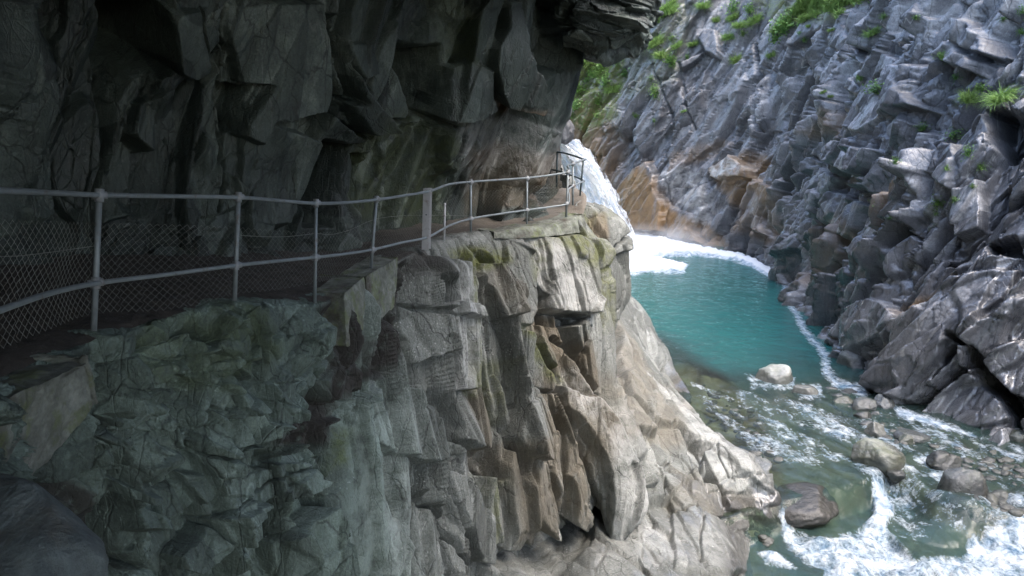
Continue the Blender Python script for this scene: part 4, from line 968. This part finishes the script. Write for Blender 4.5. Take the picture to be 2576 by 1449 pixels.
posts = [((-150,470),(-180,1120),3.6,.021),((250,484),(236,832),5.6,.021),((600,490),(590,756),7.3,.022),((795,506),(792,762),8.8,.020),((947,497),(932,684),10.3,.021),((1184,455),(1184,582),13.6,.021),((1326,446),(1325,563),14.9,.021),((1429,430),(1424,546),15.5,.021),((1441,409),(1441,516),16.2,.022)]
mid_at = {250:711, -150:832, 600:667, 795:647, 947:628, 1184:550, 1326:528, 1429:512, 1441:467.5}
for (a, b), (c_, e_), d_, r_ in posts:
    A = Vector(at(a, b, d_)); B = Vector(at(c_, e_, d_))
    p = tube('post', rel([A, A.lerp(B, .5), B], FI), r_, M_GALV, fence, 10)
    ym = mid_at[a]; f_ = (ym-b)/(e_-b); Mx = A.lerp(B, f_)
    dn_ = (B-A).normalized()
    for k_, (cc_, hl) in enumerate(((A+dn_*.02, .045), (Mx, .04))):
        tube('clamp', rel([cc_-dn_*hl, cc_, cc_+dn_*hl], FI), r_+.011, M_FIT, p, 10)
        sd2 = Vector((.8, .6, 0))*.05
        tube('clamp', rel([cc_-sd2, cc_, cc_+sd2], FI), .0265, M_FIT, p, 10)
tube('thin_post', rel(P3([(1119,510,13.1),(1118,560,13.1),(1117,608,13.1)]), FI), .02, M_BEAM, fence, 8)
# I-beam post
def box_np(pts8): pass
A = Vector(at(1076,473,12.0)); B = Vector(at(1072,626,12.0)); ax = (B-A)
wv = Vector((1, -.15, 0)).normalized(); dv_ = Vector((.15, 1, 0)).normalized()
prof = [(-.055,-.05),(.055,-.05),(.055,-.04),(.006,-.04),(.006,.04),(.055,.04),(.055,.05),(-.055,.05),(-.055,.04),(-.006,.04),(-.006,-.04),(-.055,-.04)]
Vb = []; 
for e in (A, B):
    for (u_, v_) in prof: Vb.append(tuple(e+wv*u_+dv_*v_-FI))
nn_ = len(prof); fb = [[i, (i+1) % nn_, nn_+(i+1) % nn_, nn_+i] for i in range(nn_)]+[list(range(nn_)), list(range(nn_, 2*nn_))[::-1]]
me = bpy.data.meshes.new('beam_post'); me.from_pydata(Vb, [], fb); me.materials.append(M_BEAM)
bo = bpy.data.objects.new('beam_post', me); C.objects.link(bo); bo.parent = fence; bo['label'] = 'flat grey steel I beam post with a bolt hole'
hc = A.lerp(B, .43); tube('bolt_hole_shade', rel([hc-dv_*.052+wv*.0, hc-dv_*.0535], FI), .011, M_DARK, bo, 10)  # dark disc on the flange, painted for the shade inside the hole

mt = [(-150,548,3.65),(0,552,4.1),(250,560,5.65),(420,563,6.5),(590,570,7.35),(700,578,8.1),(795,584,8.85),(889,577,9.8),(945,572,10.35),(1010,545,11.2),(1068,519,12.05),(1110,507,12.6),(1184,487,13.65),(1326,468,14.95),(1427,458,15.55)]
mb = [(-180,960,3.65),(0,880,4.1),(240,789,5.65),(413,779,6.5),(593,741,7.35),(700,728,8.1),(792,712,8.85),(870,694,9.8),(932,674,10.35),(1000,645,11.2),(1065,614,12.05),(1110,590,12.6),(1184,561,13.65),(1325,550,14.95),(1424,542,15.55)]
TT = np.array(P3(mt)); BB = np.array(P3(mb)); tt = np.linspace(0, len(mt)-1, 800); Wm = cr_matrix(len(mt), tt)
TT = Wm@TT; BB = Wm@BB
M2 = (TT+BB)/2; sl = np.concatenate([[0], np.cumsum(np.linalg.norm(np.diff(M2, axis=0), axis=1))])
CELL = .046
breaks = [0, 2, 4, 6, 8, 10, 12, 13, 14]; sb = [np.interp(b_, tt, sl) for b_ in breaks]
for s0, s1 in zip(sb[:-1], sb[1:]):
    Vs, Qs, off = [], [], 0
    for kw_, s_ in enumerate(np.arange(s0+CELL*.5, s1, CELL)):
        tq = np.interp(s_, sl, tt); a_ = np.array([np.interp(tq, tt, TT[:, c]) for c in range(3)]); b_ = np.array([np.interp(tq, tt, BB[:, c]) for c in range(3)])
        hgt = np.linalg.norm(a_-b_); ns = max(4, int(hgt/(CELL*.62)))
        ds = .02; tq2 = np.interp(s_+ds, sl, tt); a2 = np.array([np.interp(tq2, tt, TT[:, c]) for c in range(3)]); tan = (a2-a_); tan /= np.linalg.norm(tan)+1e-9
        f_ = np.linspace(0, 1, ns+1); zig = (((np.arange(ns+1)+kw_) % 2)*2-1)*CELL*.52
        sagn = .012*math.sin(s_*2.7)+.01*math.sin(s_*6.1)
        nrm = np.cross(tan, [0, 0, 1.0])
        pts = a_[None]*(1-f_[:, None])+b_[None]*f_[:, None]+tan[None]*zig[:, None]+nrm[None]*(sagn+.02*np.sin(f_*5+s_))[:, None]
        V, q, c_ = tube_np(pts, .0015, 3); Vs.append(V[:-2]); Qs.append(q+off); off += len(V)-2
    mesh_np('wire_mesh', np.concatenate(Vs)-np.array(FI), np.concatenate(Qs), M_WIRE, True, parent=fence)
tube('tension_wire', rel(P3([(605,592,7.3),(650,594,7.7),(720,595,8.3),(795,587,8.85),(830,590,9.2),(880,578,9.8),(940,552,10.35),(1000,543,11.2),(1060,541,12),(1120,541,12.8),(1180,543,13.6)]), FI), .0025, M_WIRE, fence, 4, 3)
tube('tension_wire', rel(P3([(-150,650,3.7),(0,645,4.1),(60,642,4.5),(140,632,4.95),(240,618,5.6)]), FI), .0025, M_WIRE, fence, 4, 3)

dk = empty('railing', at(1400, 460, 18)); tag(dk, 'dark green pipe railing at the lookout corner in front of the waterfall', 'railing')
DI = Vector(dk.location)
tube('top_rail', rel(P3([(1330,373,19),(1366,377,18.8),(1402,382,18),(1421,385,17.8),(1445,392,17.4),(1467,400,17.0)]), DI), .019, M_DARK, dk, 8, 4)
tube('middle_rail', rel(P3([(1330,423,19),(1357,424,18.8),(1399,428,18),(1441,442,17.5),(1463,451,17.1),(1470,455.5,16.95)]), DI), .018, M_DARK, dk, 8, 4)
for (a, b), (c_, e_), d_ in (((1402,380),(1400,470),18.0), ((1468,398),(1459,492),17.0)):
    p = tube('post', rel(P3([(a,b,d_),((a+c_)/2,(b+e_)/2,d_),(c_,e_,d_)]), DI), .02, M_DARK, dk, 8)
    tube('clamp', rel(P3([(a-.3,b+.2,d_),(a-.6,b+6,d_)]), DI), .028, M_DARK, p, 8)
for (a, b), (c_, e_), d_ in (((1381,382),(1376,456),18.9), ((1390,385),(1388,430),18.9)):
    tube('thin_post', rel(P3([(a,b,d_),(c_,e_,d_)]), DI), .012, M_DARK, dk, 6)
Vs, Qs, off = [], [], 0
for i in range(34):
    x_ = 1345+i*1.55
    pts = []
    for j in range(20):
        f_ = j/19; pts.append(at(x_+(j % 2)*1.55, 396+i*.1+f_*(62-i*.1), 18.85-.5*i/34))
    V, q, c_ = tube_np(pts, .0022, 3); Vs.append(V[:-2]); Qs.append(q+off); off += len(V)-2
mesh_np('wire_mesh', np.concatenate(Vs)-np.array(DI), np.concatenate(Qs), M_WIRE, True, parent=dk)
Vs = None
# ================================================================== PLANTS
def leafmat(name, a, b):
    n = NT(name); rn = n.n('ObjectInfo').outputs['Random']
    v = n.noise(6, 3); c_ = n.mix(n.rng(v, .35, .65), a, b)
    c_ = n.mix(n.math('MULTIPLY', rn, .35), c_, (.12, .14, .03))
    p = n.pbsdf(c_, .55); tl = n.n('BsdfTranslucent'); n.l(c_, tl.inputs[0])
    m = n.n('MixShader'); m.inputs[0].default_value = .35; n.l(p.outputs[0], m.inputs[1]); n.l(tl.outputs[0], m.inputs[2])
    return n.done(m.outputs[0])
M_GRASS = leafmat('grass_green', (.10, .19, .04), (.20, .33, .08))
M_LEAF = leafmat('leaf_green', (.06, .15, .035), (.14, .27, .06))
def ribbon(p0, dirv, L, wd, droop, rnd, segs=5):
    d = Vector(dirv).normalized(); side = d.cross(Vector((rnd.gauss(0, 1), rnd.gauss(0, 1), .3))).normalized()
    V = []; p = Vector(p0); s = L/segs
    for i in range(segs+1):
        ww = wd*(1-(i/segs)**1.5)+.0005
        V.append(p-side*ww); V.append(p+side*ww)
        d = (d+Vector((0, 0, -droop/segs))).normalized(); p = p+d*s
    return V
def make_tuft(nb, seed, L=.5, spread=.9):
    rnd = random.Random(seed); V = [Vector((0, 0, -.12)), Vector((.004, 0, -.12))]; Fq = []
    for i in range(nb):
        a = rnd.uniform(0, 6.283); e = rnd.uniform(.1, spread)
        r = rnd.uniform(0, .22)
        b = len(V); V += ribbon((math.cos(a)*r*1.5, math.sin(a)*r, rnd.uniform(-.12, .12)), (math.cos(a)*e, math.sin(a)*e, 1), L*rnd.uniform(.4, 1.2), .0065, rnd.uniform(1.0, 3.2), rnd)
        Fq.append([0, 1, b+1, b])
        for k in range(5): Fq.append([b+2*k, b+2*k+1, b+2*k+3, b+2*k+2])
    return np.array([tuple(v) for v in V]), np.array(Fq)
def make_leafy(nl, seed, R=.42):
    rnd = random.Random(seed); V = [Vector((0, 0, -.15)), Vector((.006, 0, -.15))]; Fq = []
    for i in range(nl):
        c = Vector((rnd.gauss(0, R*.45), rnd.gauss(0, R*.45), rnd.gauss(.05, R*.38)))
        nrm = Vector((rnd.gauss(0, .6), rnd.gauss(-.3, .6), 1)).normalized(); u = nrm.cross(Vector((rnd.gauss(0, 1), rnd.gauss(0, 1), .1))).normalized(); v = nrm.cross(u)
        s = rnd.uniform(.035, .085)
        b = len(V); V += [c-u*s, c-v*s*.55+nrm*s*.15, c+u*s*1.1, c+v*s*.55+nrm*s*.15]; Fq.append([b, b+1, b+2, b+3]); V.append(V[b]+Vector((.004, .004, 0))); Fq.append([0, 1, b+4, b])
    return np.array([tuple(v) for v in V]), np.array(Fq)
def proto_mesh(name, VF, mat):
    o = mesh_np(name, VF[0], VF[1], mat, False); me = o.data; bpy.data.objects.remove(o); return me
TUFT = [proto_mesh('grass_tuft', make_tuft(420, s, .36, 1.3), M_GRASS) for s in (1, 2, 3)]
LEAFY = [proto_mesh('leafy_plant', make_leafy(190, s), M_LEAF) for s in (4, 5, 6)]
gpx, gpy, gd = proj(V_gor)
def on_gorge(px, py):
    m = np.where((abs(gpx-px) < 6) & (abs(gpy-py) < 6) & (gd > 5))[0]
    if not len(m): m = np.where((abs(gpx-px) < 25) & (abs(gpy-py) < 25) & (gd > 5))[0]
    if not len(m): return None
    k = m[np.argmin(gd[m])]; return V_gor[k], gd[k]
PL = [  # crop, x, y, width in crop px, kind, label
 ('q1',1270,90,210,'g','bright grass tuft spilling beside the tip of the hanging roof block'),('q1',1110,225,80,'g',None),('q1',1600,30,120,'g',None),('q1',1890,130,130,'g',None),('q1',1890,40,130,'l',None),
 ('q1',1990,240,140,'g',None),('q1',2130,170,160,'g',None),('q1',2060,90,100,'l',None),('q1',1840,330,140,'g',None),('q1',1720,190,90,'g',None),('q1',1990,330,90,'l',None),
 ('q1',1120,400,170,'g','long green tuft below the tip of the hanging roof block'),('q1',1270,380,90,'l',None),('q1',1500,430,110,'g',None),('q1',1350,460,100,'g',None),('q1',1430,540,60,'l',None),('q1',1170,550,140,'g',None),
 ('q1',1250,560,130,'l',None),('q1',1310,640,80,'l',None),('q1',870,400,110,'g',None),('q1',980,390,90,'l',None),('q1',1920,550,130,'g','single grass tuft on the grey cliff below the upper meadow'),('q1',800,740,100,'l',None),
 ('q1',700,890,150,'g','round pale green tuft on the ledge right of the mossy end wall'),('q1',1090,760,60,'l',None),('q1',1090,870,110,'l','trailing green plant in the upright crack of the far cliff'),('q1',1110,970,80,'l',None),('q1',910,1170,70,'l',None),
 ('q1',1410,1100,50,'g',None),('q1',1085,1205,50,'l',None),('q1',720,620,90,'l',None),('q1',350,570,130,'l',None),('q1',220,700,120,'l',None),('q1',370,880,150,'l','leafy clump in the middle of the mossy end wall'),
 ('q1',300,1030,150,'l','lowest leafy clump on the mossy end wall'),('q1',560,1010,120,'l',None),('q1',170,870,110,'l',None),('q1',520,1130,60,'l',None),('q1',480,700,110,'l',None),('q1',600,800,100,'l',None),('q1',420,780,70,'l',None),('q1',560,640,120,'l',None),
 ('q2',1050,320,140,'g','small grass tuft on the ledge between the grey blocks at top'),('q2',1080,885,160,'l','dark leafy plant growing on top of the great smooth slab'),('q2',2350,930,270,'g','big bushy grass tuft over the black hollow on the right'),
 ('q2',2020,960,200,'g','long sloping grass tuft left of the bushy one'),('q2',2140,870,120,'l',None),('q2',1880,1340,140,'l','bright mossy patch of leaves high on the right cliff'),('q2',1740,530,90,'l',None),('q2',1910,760,80,'l',None),
 ('q2',620,290,70,'g',None),('q2',900,790,70,'l',None),('q2',570,890,60,'g',None),('q2',640,930,60,'g',None),('q2',180,240,180,'l',None),('q2',70,350,130,'l',None),('q2',30,540,90,'g',None),('q2',360,400,60,'l',None),
 ('q2',300,310,50,'l',None),('q2',390,240,60,'g',None),('q2',2560,80,80,'l',None),('q2',2550,290,90,'l',None),('q2',2350,190,60,'l',None),('q2',1580,1280,100,'l',None),('q2',1500,150,70,'l',None),('q2',1180,160,60,'l',None),
 ('q4',1280,160,80,'l','small leafy sprig at the right end of the banded slab'),('q4',1690,580,130,'l','low spreading leafy plant in the crack of the lower right cliff'),('q4',1870,530,70,'l',None),('q4',2000,30,120,'l',None),('q4',1800,230,60,'l',None),
 ('q4',2130,220,90,'l',None),('q4',1070,600,80,'l',None),('q4',1210,750,50,'l',None),('q4',1670,700,50,'l',None),('q4',2130,310,60,'l',None)]
rp = random.Random(9)
for c_, x, y, wpx_, kd, lab in PL:
    (px, py), = F(c_, [(x, y)]); s_ = CROP[c_][2]
    h = on_gorge(px, py+s_*wpx_*.2)
    if h is None: continue
    p, d_ = h; size = wpx_*s_*d_/FPX
    me = rp.choice(TUFT if kd == 'g' else LEAFY)
    o = bpy.data.objects.new('grass_tuft' if kd == 'g' else 'leafy_plant', me); C.objects.link(o)
    o.location = (p[0]-.06*size, p[1]-.06*size, p[2]-.02); k_ = 1.3*size/(.80 if kd == 'g' else .85); o.scale = (k_*rp.uniform(.85, 1.15), k_, k_*rp.uniform(.85, 1.25))
    o.rotation_euler = (rp.uniform(-.15, .15), rp.uniform(-.5, -.1) if kd == 'g' else 0, rp.uniform(0, 6.28) if kd == 'l' else 0)
    zone = 'the mossy end wall above the waterfall' if px < 1555 else 'the far end of the grey cliff' if px < 1680 else 'the grey cliff below the hanging roof block tip' if px < 1780 else 'the upper middle of the grey cliff' if px < 2100 and py < 160 else 'the middle of the grey cliff' if px < 2250 else 'the upper right of the grey cliff' if py < 300 else 'the lower right of the grey cliff'
    if lab: tag(o, lab, 'plant', 'plants on the gorge cliff')
    else: tag(o, ('small grass tuft on ' if kd == 'g' else 'small leafy plant on ')+zone, 'plant', ('grass tufts on ' if kd == 'g' else 'leafy plants on ')+zone)
# meadow grass along the cliff's upper edge: one mass nobody could count
rnd = random.Random(77); V = []; Fq = []
areas = [(F('q2', [(250,120),(330,0),(900,0),(760,70),(640,130),(560,90),(420,160),(300,220)]), 2600), (F('q2', [(560,0),(1000,-60),(1000,20),(780,60),(640,60)]), 500), (F('q2', [(640,60),(760,60),(700,170),(640,180)]), 150), (F('q2', [(120,180),(260,150),(240,280),(20,400),(20,330)]), 260),
  (F('q1', [(150,690),(350,520),(420,600),(640,640),(640,780),(480,800),(420,700),(300,800),(150,880)]), 500), (F('q1', [(1080,240),(1180,200),(1330,20),(1240,30),(1120,180)]), 260)]
for poly, cnt in areas:
    xs = [p[0] for p in poly]; ys = [p[1] for p in poly]; k = 0; tries = 0
    while k < cnt and tries < cnt*6:
        tries += 1; X_ = rnd.uniform(min(xs), max(xs)); Y_ = rnd.uniform(min(ys), max(ys))
        if poly_sd(np.array([X_]), np.array([Y_]), poly)[0] < 0: continue
        h = on_gorge(X_, Y_)
        if h is None: continue
        p, d_ = h; k += 1
        for q__ in range(3):
            b = len(V); V += ribbon((p[0]+rnd.gauss(0, .08), p[1]+rnd.gauss(0, .08), p[2]), (rnd.gauss(-.35, .4), rnd.gauss(-.2, .4), 1), rnd.uniform(.18, .42)*d_/38, .014*d_/38, rnd.uniform(.5, 2.4), rnd, 4)
            for j in range(4): Fq.append([b+2*j, b+2*j+1, b+2*j+3, b+2*j+2])
g = mesh_np('grass', np.array([tuple(v) for v in V]), np.array(Fq), M_GRASS, False)
tag(g, 'green grass covering the upper edge of the gorge cliff', 'grass', kind='stuff')
